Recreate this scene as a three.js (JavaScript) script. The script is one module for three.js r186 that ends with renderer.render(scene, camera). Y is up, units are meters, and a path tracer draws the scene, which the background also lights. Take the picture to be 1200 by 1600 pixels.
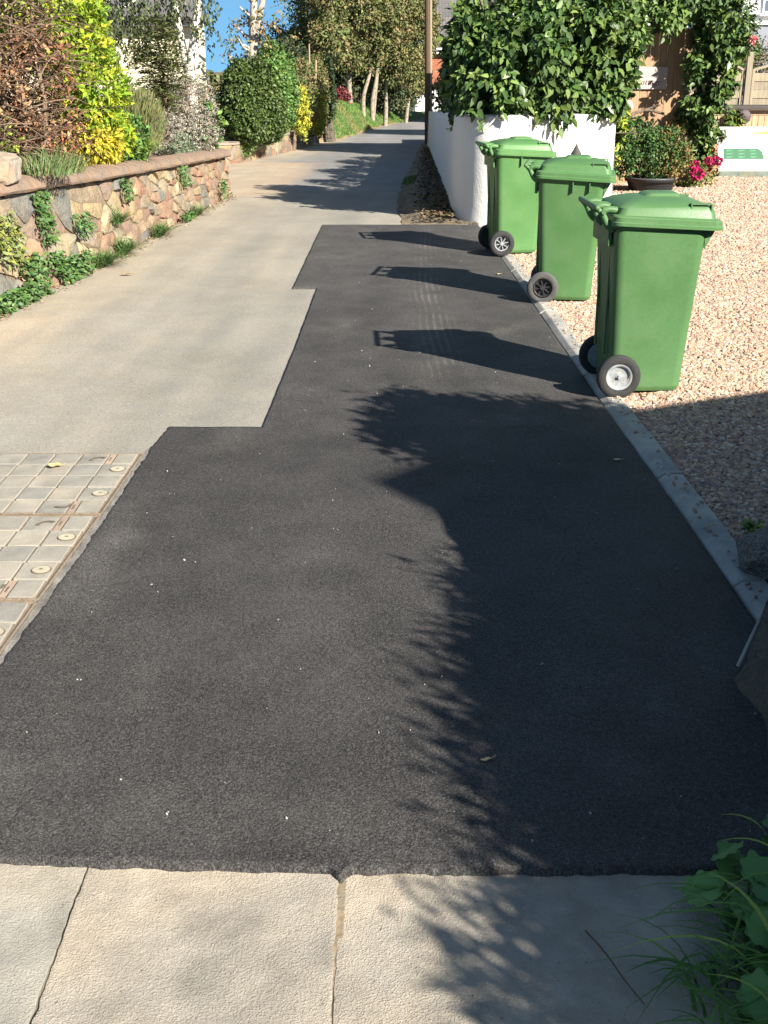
import * as THREE from 'three';
import { mergeGeometries, mergeVertices, toCreasedNormals } from 'three/addons/utils/BufferGeometryUtils.js';
import { ImprovedNoise } from 'three/addons/math/ImprovedNoise.js';
import { RoundedBoxGeometry } from 'three/addons/geometries/RoundedBoxGeometry.js';

// ---------------------------------------------------------------- camera, sky, sun
const scene = new THREE.Scene();
const camera = new THREE.PerspectiveCamera(46.77, 0.75, 0.05, 900);
camera.position.set(0, 1.7, 0);
camera.rotation.set(-20.73 * Math.PI / 180, 0, 0);
scene.add(camera);

const SUN = new THREE.Vector3(1.136, 1.0, 1.243).normalize();
const sky = (() => {
  const W = 512, H = 256, a = new Float32Array(W * H * 4), d = new THREE.Vector3();
  for (let j = 0; j < H; j++) for (let i = 0; i < W; i++) {
    const la = ((j + 0.5) / H - 0.5) * Math.PI, lo = ((i + 0.5) / W - 0.5) * 2 * Math.PI;
    d.set(Math.cos(la) * Math.cos(lo), Math.sin(la), Math.cos(la) * Math.sin(lo));
    const e = Math.max(0, d.y), t = Math.pow(1 - e, 4), mu = Math.max(0, d.dot(SUN));
    const glow = 0.12 * Math.pow(mu, 5) + 0.7 * Math.pow(mu, 60);
    const k = (j * W + i) * 4;
    a[k] = 0.040 + 0.055 * t + glow * 0.85;
    a[k + 1] = 0.070 + 0.165 * t + glow * 0.9;
    a[k + 2] = 0.122 + 0.265 * t + glow;
    a[k + 3] = 1;
  }
  const t = new THREE.DataTexture(a, W, H, THREE.RGBAFormat, THREE.FloatType);
  t.mapping = THREE.EquirectangularReflectionMapping;
  t.magFilter = t.minFilter = THREE.LinearFilter;
  t.needsUpdate = true;
  return t;
})();
scene.background = sky;
scene.environment = sky;

const sun = new THREE.DirectionalLight(new THREE.Color(1.0, 0.92, 0.80), 4.8);
sun.position.copy(SUN).multiplyScalar(60).add(new THREE.Vector3(0, 0, -18));
sun.target.position.set(0, 0, -18);
sun.castShadow = true;
sun.shadow.mapSize.set(4096, 4096);
Object.assign(sun.shadow.camera, { left: -45, right: 45, top: 45, bottom: -45, near: 1, far: 160 });
scene.add(sun, sun.target);

const renderer = new THREE.WebGLRenderer({ antialias: true });
renderer.setSize(768, 1024);
renderer.toneMapping = THREE.LinearToneMapping;
renderer.toneMappingExposure = 2.65;
renderer.shadowMap.enabled = true;

// ---------------------------------------------------------------- helpers
function mulberry(a) { return () => { a |= 0; a = a + 0x6D2B79F5 | 0; let t = Math.imul(a ^ a >>> 15, 1 | a); t = t + Math.imul(t ^ t >>> 7, 61 | t) ^ t; return ((t ^ t >>> 14) >>> 0) / 4294967296; }; }
let R = mulberry(7);
const seed = s => { R = mulberry(s); };
const rr = (a, b) => a + (b - a) * R();
const clamp = (x, a, b) => Math.min(b, Math.max(a, x));
const lerp = (a, b, t) => a + (b - a) * t;
const sstep = (a, b, x) => { const t = clamp((x - a) / (b - a), 0, 1); return t * t * (3 - 2 * t); };
const IN = new ImprovedNoise();
const N3 = (x, y, z) => IN.noise(x, y, z);
const fb = (x, y, z = 0) => N3(x, y, z) + 0.5 * N3(x * 2.1, y * 2.1, z + 7.3) + 0.25 * N3(x * 4.3, y * 4.3, z + 3.1);
const V = (x, y, z) => new THREE.Vector3(x, y, z);
const P = (x, y, d) => new THREE.Vector3(x, y, -d);            // d = metres ahead of the viewer
const gy = d => { const t = d - 14; return t <= 0 ? 0 : -0.0255 * (t < 4 ? t * t / 8 : t - 2); };
function interp(tab, d) {
  if (d <= tab[0][0]) return tab[0][1] + (d - tab[0][0]) * (tab[1][1] - tab[0][1]) / (tab[1][0] - tab[0][0]);
  for (let i = 1; i < tab.length; i++) if (d <= tab[i][0] || i === tab.length - 1) {
    const [a, x] = tab[i - 1], [b, y] = tab[i];
    return x + (d - a) * (y - x) / (b - a);
  }
}
const used = new Map();
function numbered(n) { const k = used.get(n) || 0; used.set(n, k + 1); return k ? n + '_' + String(k).padStart(3, '0') : n; }
function shadows(o) { o.castShadow = true; o.receiveShadow = true; return o; }
function tag(o, label, category, group, kind) {
  if (label) o.userData.label = label;
  if (category) o.userData.category = category;
  if (group) o.userData.group = group;
  if (kind) o.userData.kind = kind;
  return o;
}
function thing(name, label, category, pos = [0, 0, 0], turn = 0, group) {
  const o = new THREE.Group(); o.name = numbered(name);
  o.position.set(pos[0], pos[1], pos[2]); o.rotation.y = turn; scene.add(o);
  return tag(o, label, category, group);
}
function mesh(name, geo, mat, parent) {
  const m = shadows(new THREE.Mesh(geo, mat));
  m.name = parent && parent !== scene ? name : numbered(name);
  (parent || scene).add(m); return m;
}
function structure(name, geo, mat, label, category) { return tag(mesh(name, geo, mat, scene), label, category, null, 'structure'); }
function box(w, h, d, x = 0, y = 0, z = 0, r = 0) {
  const g = r ? new RoundedBoxGeometry(w, h, d, 2, r) : new THREE.BoxGeometry(w, h, d);
  g.translate(x, y, z); return g;
}
function merge(list) { return mergeGeometries(list.map(g => { const n = g.index ? g.toNonIndexed() : g; for (const k of Object.keys(n.attributes)) if (!['position', 'normal', 'uv'].includes(k)) n.deleteAttribute(k); return n; })); }
function uvBox(g, s = 1) {                                       // uv in metres from the dominant side of each vertex normal
  const p = g.attributes.position, n = g.attributes.normal, u = new Float32Array(p.count * 2);
  for (let i = 0; i < p.count; i++) {
    const j = g.index ? i : i - i % 3, c = (f) => g.index ? f(i) : f(j) + f(j + 1) + f(j + 2);
    const ax = Math.abs(c(k => n.getX(k))), ay = Math.abs(c(k => n.getY(k))), az = Math.abs(c(k => n.getZ(k)));
    if (ay >= ax && ay >= az) { u[2 * i] = p.getX(i) * s; u[2 * i + 1] = p.getZ(i) * s; }
    else if (ax >= az) { u[2 * i] = p.getZ(i) * s; u[2 * i + 1] = p.getY(i) * s; }
    else { u[2 * i] = p.getX(i) * s; u[2 * i + 1] = p.getY(i) * s; }
  }
  g.setAttribute('uv', new THREE.BufferAttribute(u, 2)); return g;
}
// a tapered limb through points
function limb(pts, r0, r1, rad = 7, seg = 0, wob = 0) {
  const c = new THREE.CatmullRomCurve3(pts), n = seg || Math.max(3, pts.length * 3);
  const fr = c.computeFrenetFrames(n, false), pos = [], nor = [], uv = [], idx = [];
  const L = c.getLength();
  for (let i = 0; i <= n; i++) {
    const t = i / n, p = c.getPoint(t);
    for (let j = 0; j <= rad; j++) {
      const a = j / rad * Math.PI * 2, s = Math.sin(a), k = Math.cos(a);
      let r = lerp(r0, r1, t); if (wob) r *= 1 + wob * N3(p.x * 6 + s, p.y * 6, p.z * 6 + k);
      const nn = fr.normals[i].clone().multiplyScalar(k).addScaledVector(fr.binormals[i], s);
      pos.push(p.x + nn.x * r, p.y + nn.y * r, p.z + nn.z * r); nor.push(nn.x, nn.y, nn.z); uv.push(j / rad * r0 * 6.28, t * L);
    }
  }
  for (let i = 0; i < n; i++) for (let j = 0; j < rad; j++) { const a = i * (rad + 1) + j, b = a + rad + 1; idx.push(a, a + 1, b, b, a + 1, b + 1); }
  const g = new THREE.BufferGeometry();
  g.setAttribute('position', new THREE.Float32BufferAttribute(pos, 3));
  g.setAttribute('normal', new THREE.Float32BufferAttribute(nor, 3));
  g.setAttribute('uv', new THREE.Float32BufferAttribute(uv, 2));
  g.setIndex(idx); return g;
}
// loft through rounded-rectangle rings: [{y, x0, x1, hw, r}] ; closed at both ends
function loft(rings, cornerSeg = 5, fy = null) {
  const pos = [], idx = []; let n = 0;
  const ringPts = q => {
    const out = [], cx = (q.x0 + q.x1) / 2, hx = (q.x1 - q.x0) / 2, r = Math.min(q.r, hx * 0.99, q.hw * 0.99);
    for (const [sx, sz, a0] of [[1, 1, 0], [-1, 1, 1], [-1, -1, 2], [1, -1, 3]])
      for (let i = 0; i <= cornerSeg; i++) {
        const a = (a0 + i / cornerSeg) * Math.PI / 2;
        out.push([cx + sx * (hx - r) + Math.cos(a) * r, sz * (q.hw - r) + Math.sin(a) * r]);
      }
    return out;
  };
  for (const q of rings) { const pts = ringPts(q); n = pts.length; for (const [x, z] of pts) pos.push(x, q.y + (fy ? fy(x, q.y) : 0), z); }
  for (let k = 0; k < rings.length - 1; k++) for (let i = 0; i < n; i++) {
    const a = k * n + i, b = k * n + (i + 1) % n; idx.push(a, a + n, b, b, a + n, b + n);
  }
  for (const [k, top] of [[0, 0], [rings.length - 1, 1]]) {
    const c = pos.length / 3, q = rings[k], cx = (q.x0 + q.x1) / 2; pos.push(cx, q.y + (fy ? fy(cx, q.y) : 0), 0);
    for (let i = 0; i < n; i++) { const a = k * n + i, b = k * n + (i + 1) % n; top ? idx.push(a, c, b) : idx.push(a, b, c); }
  }
  const g = new THREE.BufferGeometry();
  g.setAttribute('position', new THREE.Float32BufferAttribute(pos, 3)); g.setIndex(idx);
  return toCreasedNormals(g, 0.55);
}
function boulder(rx, ry, rz, s, det = 3, amp = 0.18, flat = 0.6) {
  let g = mergeVertices(new THREE.IcosahedronGeometry(1, det).deleteAttribute('uv').deleteAttribute('normal'));
  const p = g.attributes.position, v = V(0, 0, 0);
  for (let i = 0; i < p.count; i++) {
    v.fromBufferAttribute(p, i);
    const q = v.clone(); q.x = Math.sign(q.x) * Math.pow(Math.abs(q.x), flat); q.y = Math.sign(q.y) * Math.pow(Math.abs(q.y), flat); q.z = Math.sign(q.z) * Math.pow(Math.abs(q.z), flat);
    q.multiplyScalar(1 + amp * fb(v.x * 1.3 + s, v.y * 1.3, v.z * 1.3 + s * 2));
    p.setXYZ(i, q.x * rx, q.y * ry, q.z * rz);
  }
  g.computeVertexNormals(); g = toCreasedNormals(g, 0.5); return uvBox(g);
}

// ---------------------------------------------------------------- textures
function tileNoise(S, cells, sd) {                               // periodic smooth value noise
  const r = mulberry(sd), L = new Float32Array(cells * cells); for (let i = 0; i < L.length; i++) L[i] = r();
  const out = new Float32Array(S * S), fx = new Float32Array(S), i0 = new Int32Array(S), i1 = new Int32Array(S);
  for (let x = 0; x < S; x++) { const u = x / S * cells, k = Math.floor(u), t = u - k; i0[x] = k % cells; i1[x] = (k + 1) % cells; fx[x] = t * t * (3 - 2 * t); }
  for (let y = 0; y < S; y++) { const a = i0[y] * cells, b = i1[y] * cells, ty = fx[y];
    for (let x = 0; x < S; x++) { const p = L[a + i0[x]], q = L[a + i1[x]], s = L[b + i0[x]], w = L[b + i1[x]], t = fx[x]; const e = p + (q - p) * t, f = s + (w - s) * t; out[y * S + x] = e + (f - e) * ty; } }
  return out;
}
function tileFbm(S, cells, oct, sd, gain = 0.5) {
  const o = new Float32Array(S * S); let a = 1, tot = 0;
  for (let k = 0; k < oct; k++) { const n = tileNoise(S, Math.min(S, cells << k), sd + k * 17); for (let i = 0; i < o.length; i++) o[i] += a * n[i]; tot += a; a *= gain; }
  for (let i = 0; i < o.length; i++) o[i] /= tot; return o;
}
function discs(S, n, r0, r1, sd) {                               // overlapping grains: height and tone of the topmost one
  const r = mulberry(sd), h = new Float32Array(S * S), t = new Float32Array(S * S).fill(0.5);
  for (let k = 0; k < n; k++) {
    const cx = r() * S, cy = r() * S, ra = r0 + (r1 - r0) * r() * r(), e = 0.65 + 0.35 * r(), an = r() * 3.14, top = 0.35 + 0.65 * r(), tone = r(), c = Math.cos(an), s = Math.sin(an), b = Math.ceil(ra);
    for (let y = -b; y <= b; y++) for (let x = -b; x <= b; x++) {
      const u = (x * c + y * s) / ra, v = (-x * s + y * c) / (ra * e), q = u * u + v * v; if (q > 1) continue;
      const hh = top * (1 - q * q * 0.6), i = ((Math.floor(cy + y) + S) % S) * S + ((Math.floor(cx + x) + S) % S);
      if (hh > h[i]) { h[i] = hh; t[i] = tone; }
    }
  }
  return { h, t };
}
function tex(S, fn, rep, srgb) {                                 // fn(i) -> [r,g,b] 0..1 ; rep = repeats per metre of uv
  const a = new Uint8Array(S * S * 4);
  for (let i = 0; i < S * S; i++) { const c = fn(i); for (let k = 0; k < 3; k++) a[4 * i + k] = clamp((c.length ? c[k] : c) * 255, 0, 255); a[4 * i + 3] = 255; }
  const t = new THREE.DataTexture(a, S, S, THREE.RGBAFormat); t.wrapS = t.wrapT = THREE.RepeatWrapping;
  t.magFilter = THREE.LinearFilter; t.minFilter = THREE.LinearMipmapLinearFilter; t.generateMipmaps = true; t.anisotropy = 8;
  t.repeat.set(rep, rep); if (srgb) t.colorSpace = THREE.SRGBColorSpace; t.needsUpdate = true; return t;
}
const s1 = c => c;                                                // data maps below hold linear multipliers (colour space none)
const lin = (r, g, b) => new THREE.Color().setRGB(r, g, b);
function M(color, rough = 0.9, extra = {}) { return new THREE.MeshStandardMaterial({ color: Array.isArray(color) ? lin(...color) : color, roughness: rough, ...extra }); }

const TA = (() => {                                              // fresh asphalt: coarse dark chips
  const S = 2048, d = discs(S, 330000, 1.6, 5.5, 11), f = tileFbm(S, 8, 4, 21), f2 = tileFbm(S, 256, 2, 5);
  return { map: tex(S, i => { const v = 0.22 + 0.95 * d.t[i] * d.h[i] + 0.3 * (f[i] - 0.5) + 0.3 * (f2[i] - 0.5) + (d.t[i] > 0.975 ? 0.4 : 0); return [v * 1.06, v, v * 0.95]; }, 1 / 1.6),
    bump: tex(S, i => 0.75 * d.h[i] + 0.25 * f2[i], 1 / 1.6) };
})();
const TR = (() => {                                              // worn old road surface
  const S = 2048, d = discs(S, 90000, 2, 6, 31), f = tileFbm(S, 6, 6, 41, 0.62), g = tileFbm(S, 16, 4, 51);
  return { map: tex(S, i => { const w = clamp((f[i] - 0.5) * 2.2, -0.5, 0.5), v = 0.8 + 0.42 * (d.t[i] - 0.5) + 0.16 * w; return [v * (1 + 0.05 * (g[i] - 0.5)), v, v * (1 - 0.1 * (g[i] - 0.5))]; }, 1 / 2.7),
    bump: tex(1024, (() => { const dd = discs(1024, 26000, 2, 5, 32), ff = tileFbm(1024, 12, 5, 42); return i => 0.5 * dd.h[i] + 0.5 * ff[i]; })(), 1 / 1.35) };
})();
const TC = (() => {                                              // weathered concrete slabs, lumpy skin
  const S = 2048, f = tileFbm(S, 12, 6, 61, 0.6), g = tileFbm(S, 80, 5, 71, 0.7), h = tileFbm(S, 4, 4, 81), d = discs(S, 90000, 2, 7, 91), pit = discs(S, 900, 3, 9, 95);
  return { map: tex(S, i => { const v = 0.8 + 0.5 * (f[i] - 0.5) + 0.42 * (h[i] - 0.5) + 0.22 * (d.t[i] - 0.5) * d.h[i] - (pit.h[i] > 0 && pit.t[i] > 0.6 ? 0.22 : 0); const w = h[i] - 0.5; return [v * (1 + 0.12 * w), v, v * (1 - 0.16 * w)]; }, 1),
    bump: tex(S, i => { const q = g[i]; return 0.1 + 0.5 * q + 0.42 * d.h[i] - (pit.h[i] > 0 && pit.t[i] > 0.6 ? 0.3 * pit.h[i] : 0); }, 1) };
})();
const TS = (() => {                                              // stone
  const S = 1024, f = tileFbm(S, 8, 6, 101, 0.65), g = tileFbm(S, 40, 4, 111), h = tileFbm(S, 5, 3, 121);
  return { map: tex(S, i => { const v = 0.8 + 0.7 * (f[i] - 0.5) + 0.3 * (g[i] - 0.5), w = h[i] - 0.5; return [v * (1 + 0.3 * w), v, v * (1 - 0.3 * w)]; }, 1.6), bump: tex(S, i => f[i] * 0.7 + g[i] * 0.3, 1.6) };
})();
const TP = (() => {                                              // painted render
  const S = 1024, f = tileFbm(S, 24, 5, 131, 0.6), g = tileFbm(S, 5, 5, 141, 0.6), d = discs(S, 9000, 3, 12, 145);
  return { map: tex(S, i => { const v = 0.95 + 0.1 * (g[i] - 0.5) - (g[i] > 0.66 ? (g[i] - 0.66) * 0.8 : 0); return [v, v, v * 0.99]; }, 0.8), bump: tex(S, i => f[i] * 0.6 + d.h[i] * 0.4, 0.8) };
})();
const TW = (() => {                                              // wood: grain runs along v
  const S = 512, a = tileNoise(S, 64, 151), f = tileFbm(S, 4, 5, 161, 0.6);
  const row = new Float32Array(S); { const r = mulberry(9); let q = 0.5; for (let x = 0; x < S; x++) { q = 0.6 * q + 0.4 * r(); row[x] = q; } }
  const v = i => { const y = Math.floor(i / S), x = i % S, xx = Math.floor(x + 26 * (f[i] - 0.5) + S) % S; return 0.62 + 0.6 * (row[xx] - 0.3) + 0.25 * (f[i] - 0.5) + 0.08 * (a[(y >> 3) * S + x] - 0.5); };
  return { map: tex(S, i => { const q = v(i); return [q, q * 0.99, q * 0.97]; }, 1.5), bump: tex(S, i => v(i), 1.5) };
})();
const TB = (() => {                                              // moulded plastic: faint scuffs and dust
  const S = 1024, f = tileFbm(S, 6, 5, 171, 0.55), g = tileFbm(S, 90, 3, 181), sc = new Float32Array(S * S), r = mulberry(77);
  for (let k = 0; k < 260; k++) { let x = r() * S, y = r() * S; const a = r() * 6.28, l = 15 + r() * 110, s = 0.25 + 0.5 * r(), cu = (r() - 0.5) * 0.01; let an = a; for (let q = 0; q < l; q++) { x += Math.cos(an); y += Math.sin(an); an += cu; sc[((Math.floor(y) % S + S) % S) * S + (Math.floor(x) % S + S) % S] = s * Math.sin(Math.PI * q / l); } }
  return { map: tex(S, i => { const du = clamp((f[i] - 0.56) * 3.5, 0, 1) * (0.6 + 0.8 * g[i]), v = 0.88 + 0.26 * (f[i] - 0.5) + 0.08 * (g[i] - 0.5); return [v + 0.6 * sc[i] + 0.28 * du, v * (1 - 0.04 * du) + 0.25 * sc[i], v + 0.5 * sc[i] + 0.12 * du]; }, 0.9), rough: tex(S, i => { const v = 0.72 + 0.5 * (f[i] - 0.5) + 0.2 * (g[i] - 0.5); return v; }, 0.9), bump: tex(512, (() => { const q = tileFbm(512, 100, 3, 191); return i => q[i]; })(), 3) };
})();
const TK = (() => {                                              // bark with dark bands
  const S = 512, f = tileFbm(S, 6, 5, 201), n = tileNoise(S, 8, 211), b = tileNoise(S, 128, 221);
  return { map: tex(S, i => { const y = Math.floor(i / S), x = i % S, k = b[y * S + ((x >> 5) << 5)] * 0.6 + n[i] * 0.4, v = 0.9 + 0.2 * (f[i] - 0.5) - (k > 0.63 ? 0.5 : 0); return [v, v * 0.98, v * 0.95]; }, 1.2), bump: tex(S, i => f[i], 1.2) };
})();

const MAT = {
  asphalt: new THREE.MeshStandardMaterial({ map: TA.map, bumpMap: TA.bump, bumpScale: 0.002, roughness: 0.85, vertexColors: true }),
  road: new THREE.MeshStandardMaterial({ map: TR.map, bumpMap: TR.bump, bumpScale: 0.002, roughness: 0.93, vertexColors: true }),
  slab: M([0.435, 0.385, 0.31], 0.95, { map: TC.map, bumpMap: TC.bump, bumpScale: 0.0028 }),
  slab2: M([0.40, 0.37, 0.31], 0.95, { map: TC.map, bumpMap: TC.bump, bumpScale: 0.0024 }),
  kerb: M([0.46, 0.445, 0.40], 0.92, { map: TC.map, bumpMap: TC.bump, bumpScale: 0.002 }),
  kerb2: M([0.41, 0.40, 0.365], 0.92, { map: TC.map, bumpMap: TC.bump, bumpScale: 0.002 }),
  tile: M([0.39, 0.36, 0.30], 0.88, { map: TC.map, bumpMap: TC.bump, bumpScale: 0.002 }),
  tile2: M([0.36, 0.34, 0.29], 0.88, { map: TC.map, bumpMap: TC.bump, bumpScale: 0.002 }),
  frame: M([0.27, 0.215, 0.155], 0.8, { map: TR.map, bumpMap: TR.bump, bumpScale: 0.003 }),
  plug: M([0.50, 0.46, 0.34], 0.85, { map: TC.map }),
  earth: M([0.16, 0.115, 0.075], 1, { map: TS.map, bumpMap: TS.bump, bumpScale: 0.03 }),
  mortar: M([0.24, 0.18, 0.115], 1, { map: TS.map, bumpMap: TS.bump, bumpScale: 0.03 }),
  coping: M([0.29, 0.20, 0.14], 0.95, { map: TS.map, bumpMap: TS.bump, bumpScale: 0.008 }),
  granite: M([0.30, 0.285, 0.26], 0.95, { map: TA.map, bumpMap: TS.bump, bumpScale: 0.03 }),
  mossy: M([0.15, 0.125, 0.09], 1, { map: TS.map, bumpMap: TS.bump, bumpScale: 0.05 }),
  pinkrock: M([0.40, 0.32, 0.245], 0.95, { map: TS.map, bumpMap: TS.bump, bumpScale: 0.012 }),
  white: M([0.80, 0.80, 0.79], 0.9, { map: TP.map, bumpMap: TP.bump, bumpScale: 0.004 }),
  cream: M([0.74, 0.68, 0.52], 0.9, { map: TP.map, bumpMap: TP.bump, bumpScale: 0.003 }),
  trim: M([0.8, 0.8, 0.8], 0.6),
  slate: M([0.155, 0.14, 0.135], 0.85, { map: TS.map, bumpMap: TS.bump, bumpScale: 0.003 }),
  slate2: M([0.185, 0.165, 0.16], 0.85, { map: TS.map, bumpMap: TS.bump, bumpScale: 0.003 }),
  slate3: M([0.13, 0.12, 0.122], 0.85, { map: TS.map, bumpMap: TS.bump, bumpScale: 0.003 }),
  greyrender: M([0.25, 0.27, 0.32], 0.9, { map: TP.map, bumpMap: TP.bump, bumpScale: 0.003 }),
  brick: M([0.40, 0.15, 0.085], 0.95, { map: TS.map, bumpMap: TS.bump, bumpScale: 0.004 }),
  brick2: M([0.50, 0.26, 0.12], 0.95, { map: TS.map }),
  glass: new THREE.MeshPhysicalMaterial({ color: lin(0.10, 0.13, 0.16), roughness: 0.05, metalness: 0 }),
  wood: M([0.42, 0.36, 0.26], 0.85, { map: TW.map, bumpMap: TW.bump, bumpScale: 0.003 }),
  wood2: M([0.36, 0.31, 0.23], 0.85, { map: TW.map, bumpMap: TW.bump, bumpScale: 0.003 }),
  gatewood: M([0.50, 0.33, 0.20], 0.8, { map: TW.map, bumpMap: TW.bump, bumpScale: 0.003 }),
  palewood: M([0.60, 0.43, 0.27], 0.7, { map: TW.map, bumpMap: TW.bump, bumpScale: 0.002 }),
  polewood: M([0.15, 0.10, 0.07], 0.95, { map: TW.map, bumpMap: TW.bump, bumpScale: 0.0024 }),
  darktop: M([0.075, 0.06, 0.055], 0.6, { map: TW.map }),
  pot: M([0.022, 0.023, 0.026], 0.5),
  terracotta: M([0.52, 0.30, 0.17], 0.9, { map: TS.map }),
  bark: M([0.20, 0.16, 0.12], 0.95, { map: TK.map, bumpMap: TK.bump, bumpScale: 0.02 }),
  palebark: M([0.33, 0.29, 0.235], 0.95, { map: TK.map, bumpMap: TK.bump, bumpScale: 0.01 }),
  birch: M([0.70, 0.66, 0.60], 0.85, { map: TP.map, bumpMap: TK.bump, bumpScale: 0.004 }),
  twig: M([0.13, 0.085, 0.055], 0.95),
  palet: M([0.34, 0.25, 0.17], 0.95),
  leaf: new THREE.MeshPhysicalMaterial({ vertexColors: true, roughness: 0.5, side: THREE.DoubleSide, specularIntensity: 0.6 }),
  matte: new THREE.MeshStandardMaterial({ vertexColors: true, roughness: 0.85, side: THREE.DoubleSide }),
  thin: new THREE.MeshPhysicalMaterial({ vertexColors: true, roughness: 0.9, transmission: 0.3, thickness: 0, side: THREE.DoubleSide, specularIntensity: 0.4 }),
};

// ---------------------------------------------------------------- leaf builder
class Leaves {
  constructor() { this.p = []; this.n = []; this.c = []; this.i = []; }
  leaf(o, ax, nr, len, wid, col, fold = 0.25, fine = false) {
    const sd = V(0, 0, 0).crossVectors(ax, nr).normalize(), n = V(0, 0, 0).crossVectors(sd, ax).normalize();
    const b = this.p.length / 3, m = 0.45 * len;
    const put = (x, y, z, nx, ny, nz) => { this.p.push(x, y, z); this.n.push(nx, ny, nz); this.c.push(col[0], col[1], col[2]); };
    const up = fold * wid;
    if (fine) {                                                   // base, two pairs of margin points, midrib point, tip
      const at = (f, s, w, u) => { const q = V(n.x - s * sd.x * fold, n.y - s * sd.y * fold, n.z - s * sd.z * fold).normalize(); put(o.x + ax.x * len * f + s * sd.x * wid * w + n.x * u, o.y + ax.y * len * f + s * sd.y * wid * w + n.y * u, o.z + ax.z * len * f + s * sd.z * wid * w + n.z * u, q.x, q.y, q.z); };
      at(0, 0, 0, 0); at(0.28, 1, 0.46, up); at(0.28, -1, 0.46, up); at(0.66, 1, 0.36, up * 0.5); at(0.66, -1, 0.36, up * 0.5); at(0.5, 0, 0, 0.1 * up); at(1, 0, 0, -up * 1.2);
      this.i.push(b, b + 1, b + 5, b, b + 5, b + 2, b + 1, b + 3, b + 5, b + 2, b + 5, b + 4, b + 3, b + 6, b + 5, b + 4, b + 5, b + 6); return;
    }
    put(o.x, o.y, o.z, n.x, n.y, n.z);
    for (const s of [1, -1]) { const q = V(n.x - s * sd.x * fold, n.y - s * sd.y * fold, n.z - s * sd.z * fold).normalize();
      put(o.x + ax.x * m + s * sd.x * wid / 2 + n.x * up, o.y + ax.y * m + s * sd.y * wid / 2 + n.y * up, o.z + ax.z * m + s * sd.z * wid / 2 + n.z * up, q.x, q.y, q.z); }
    put(o.x + ax.x * len - n.x * up * 0.5, o.y + ax.y * len - n.y * up * 0.5, o.z + ax.z * len - n.z * up * 0.5, n.x, n.y, n.z);
    this.i.push(b, b + 1, b + 3, b, b + 3, b + 2);
  }
  blade(o, ax, len, wid, col, bend = 0.5, segs = 3, out = null) {      // a strap that rises and arches over
    const h = out || V(rr(-1, 1), 0, rr(-1, 1)).normalize(), sd = V(-h.z, 0, h.x), b = this.p.length / 3, tg = V(0, 0, 0), nn = V(0, 0, 0);
    for (let k = 0; k <= segs; k++) {
      const t = k / segs, w = wid * (1 - t * t) * 0.5 + 0.0004;
      const x = o.x + ax.x * len * t + h.x * bend * len * t * t, y = o.y + ax.y * len * t - bend * len * 0.75 * t * t * t, z = o.z + ax.z * len * t + h.z * bend * len * t * t;
      tg.set(ax.x + 2 * h.x * bend * t, ax.y - 2.25 * bend * t * t, ax.z + 2 * h.z * bend * t); nn.crossVectors(sd, tg).normalize(); const nx = nn.x, ny = nn.y, nz = nn.z;
      for (const s of [1, -1]) { this.p.push(x + s * sd.x * w, y, z + s * sd.z * w); this.n.push(nx, ny, nz); this.c.push(col[0], col[1], col[2]); }
    }
    for (let k = 0; k < segs; k++) { const a = b + k * 2; this.i.push(a, a + 2, a + 1, a + 2, a + 3, a + 1); }
  }
  geo() {
    const g = new THREE.BufferGeometry();
    g.setAttribute('position', new THREE.Float32BufferAttribute(this.p, 3));
    g.setAttribute('normal', new THREE.Float32BufferAttribute(this.n, 3));
    g.setAttribute('color', new THREE.Float32BufferAttribute(this.c, 3));
    g.setIndex(this.i); return g;
  }
}
const rdir = () => { const z = rr(-1, 1), a = rr(0, 6.2832), s = Math.sqrt(1 - z * z); return V(s * Math.cos(a), z, s * Math.sin(a)); };
function shade(pal, j = 0.22) { const c = pal[Math.floor(R() * pal.length)], k = 1 + rr(-j, j); return [c[0] * k * rr(0.92, 1.08), c[1] * k, c[2] * k * rr(0.9, 1.1)]; }
// fill ellipsoid shells with sprigs of leaves; b = [x, y, d, rx, ry, rd]
function foliage(blobs, o, L = new Leaves()) {
  const { sprigs, per = 6, len = 0.1, wid = 0.05, pal, thr = -0.25, freq = 2.2, droop = 0.15, inner = 0.55, spread = 0.1, fold = 0.25, lump = 0.18, up = 0.35, test = null, fine = false } = o;
  const area = blobs.map(b => Math.pow(Math.pow(b[3] * b[4], 1.6) + Math.pow(b[3] * b[5], 1.6) + Math.pow(b[4] * b[5], 1.6), 1 / 1.6)), tot = area.reduce((a, b) => a + b, 0);
  blobs.forEach((b, bi) => {
    const n = Math.round(sprigs * area[bi] / tot);
    for (let k = 0; k < n; k++) {
      const u = rdir(); let s = lerp(inner, 1, Math.sqrt(R())) * (1 + lump * N3(u.x * 2.3 + bi * 5, u.y * 2.3, u.z * 2.3));
      const c = V(b[0] + u.x * b[3] * s, b[1] + u.y * b[4] * s, -b[2] + u.z * b[5] * s);
      if (N3(c.x * freq, c.y * freq, c.z * freq) < thr + rr(-0.12, 0.12)) continue;
      if (test && !test(c)) continue;
      const out = V(u.x / b[3], u.y / b[4], u.z / b[5]).normalize(), base = shade(pal, 0.15);
      for (let q = 0; q < per; q++) {
        const ax = out.clone().multiplyScalar(0.7).add(rdir().multiplyScalar(0.9)); ax.y += -droop; ax.normalize();
        const nr = out.clone().multiplyScalar(0.8).add(rdir().multiplyScalar(0.6)); nr.y += up; nr.normalize();
        const k2 = rr(0.68, 1.32), f = rr(0.5, 1.25);
        L.leaf(c.clone().addScaledVector(rdir(), spread * R()), ax, nr, len * f, wid * f, [base[0] * k2, base[1] * k2, base[2] * k2], fold, fine);
      }
    }
  });
  return L;
}

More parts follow.
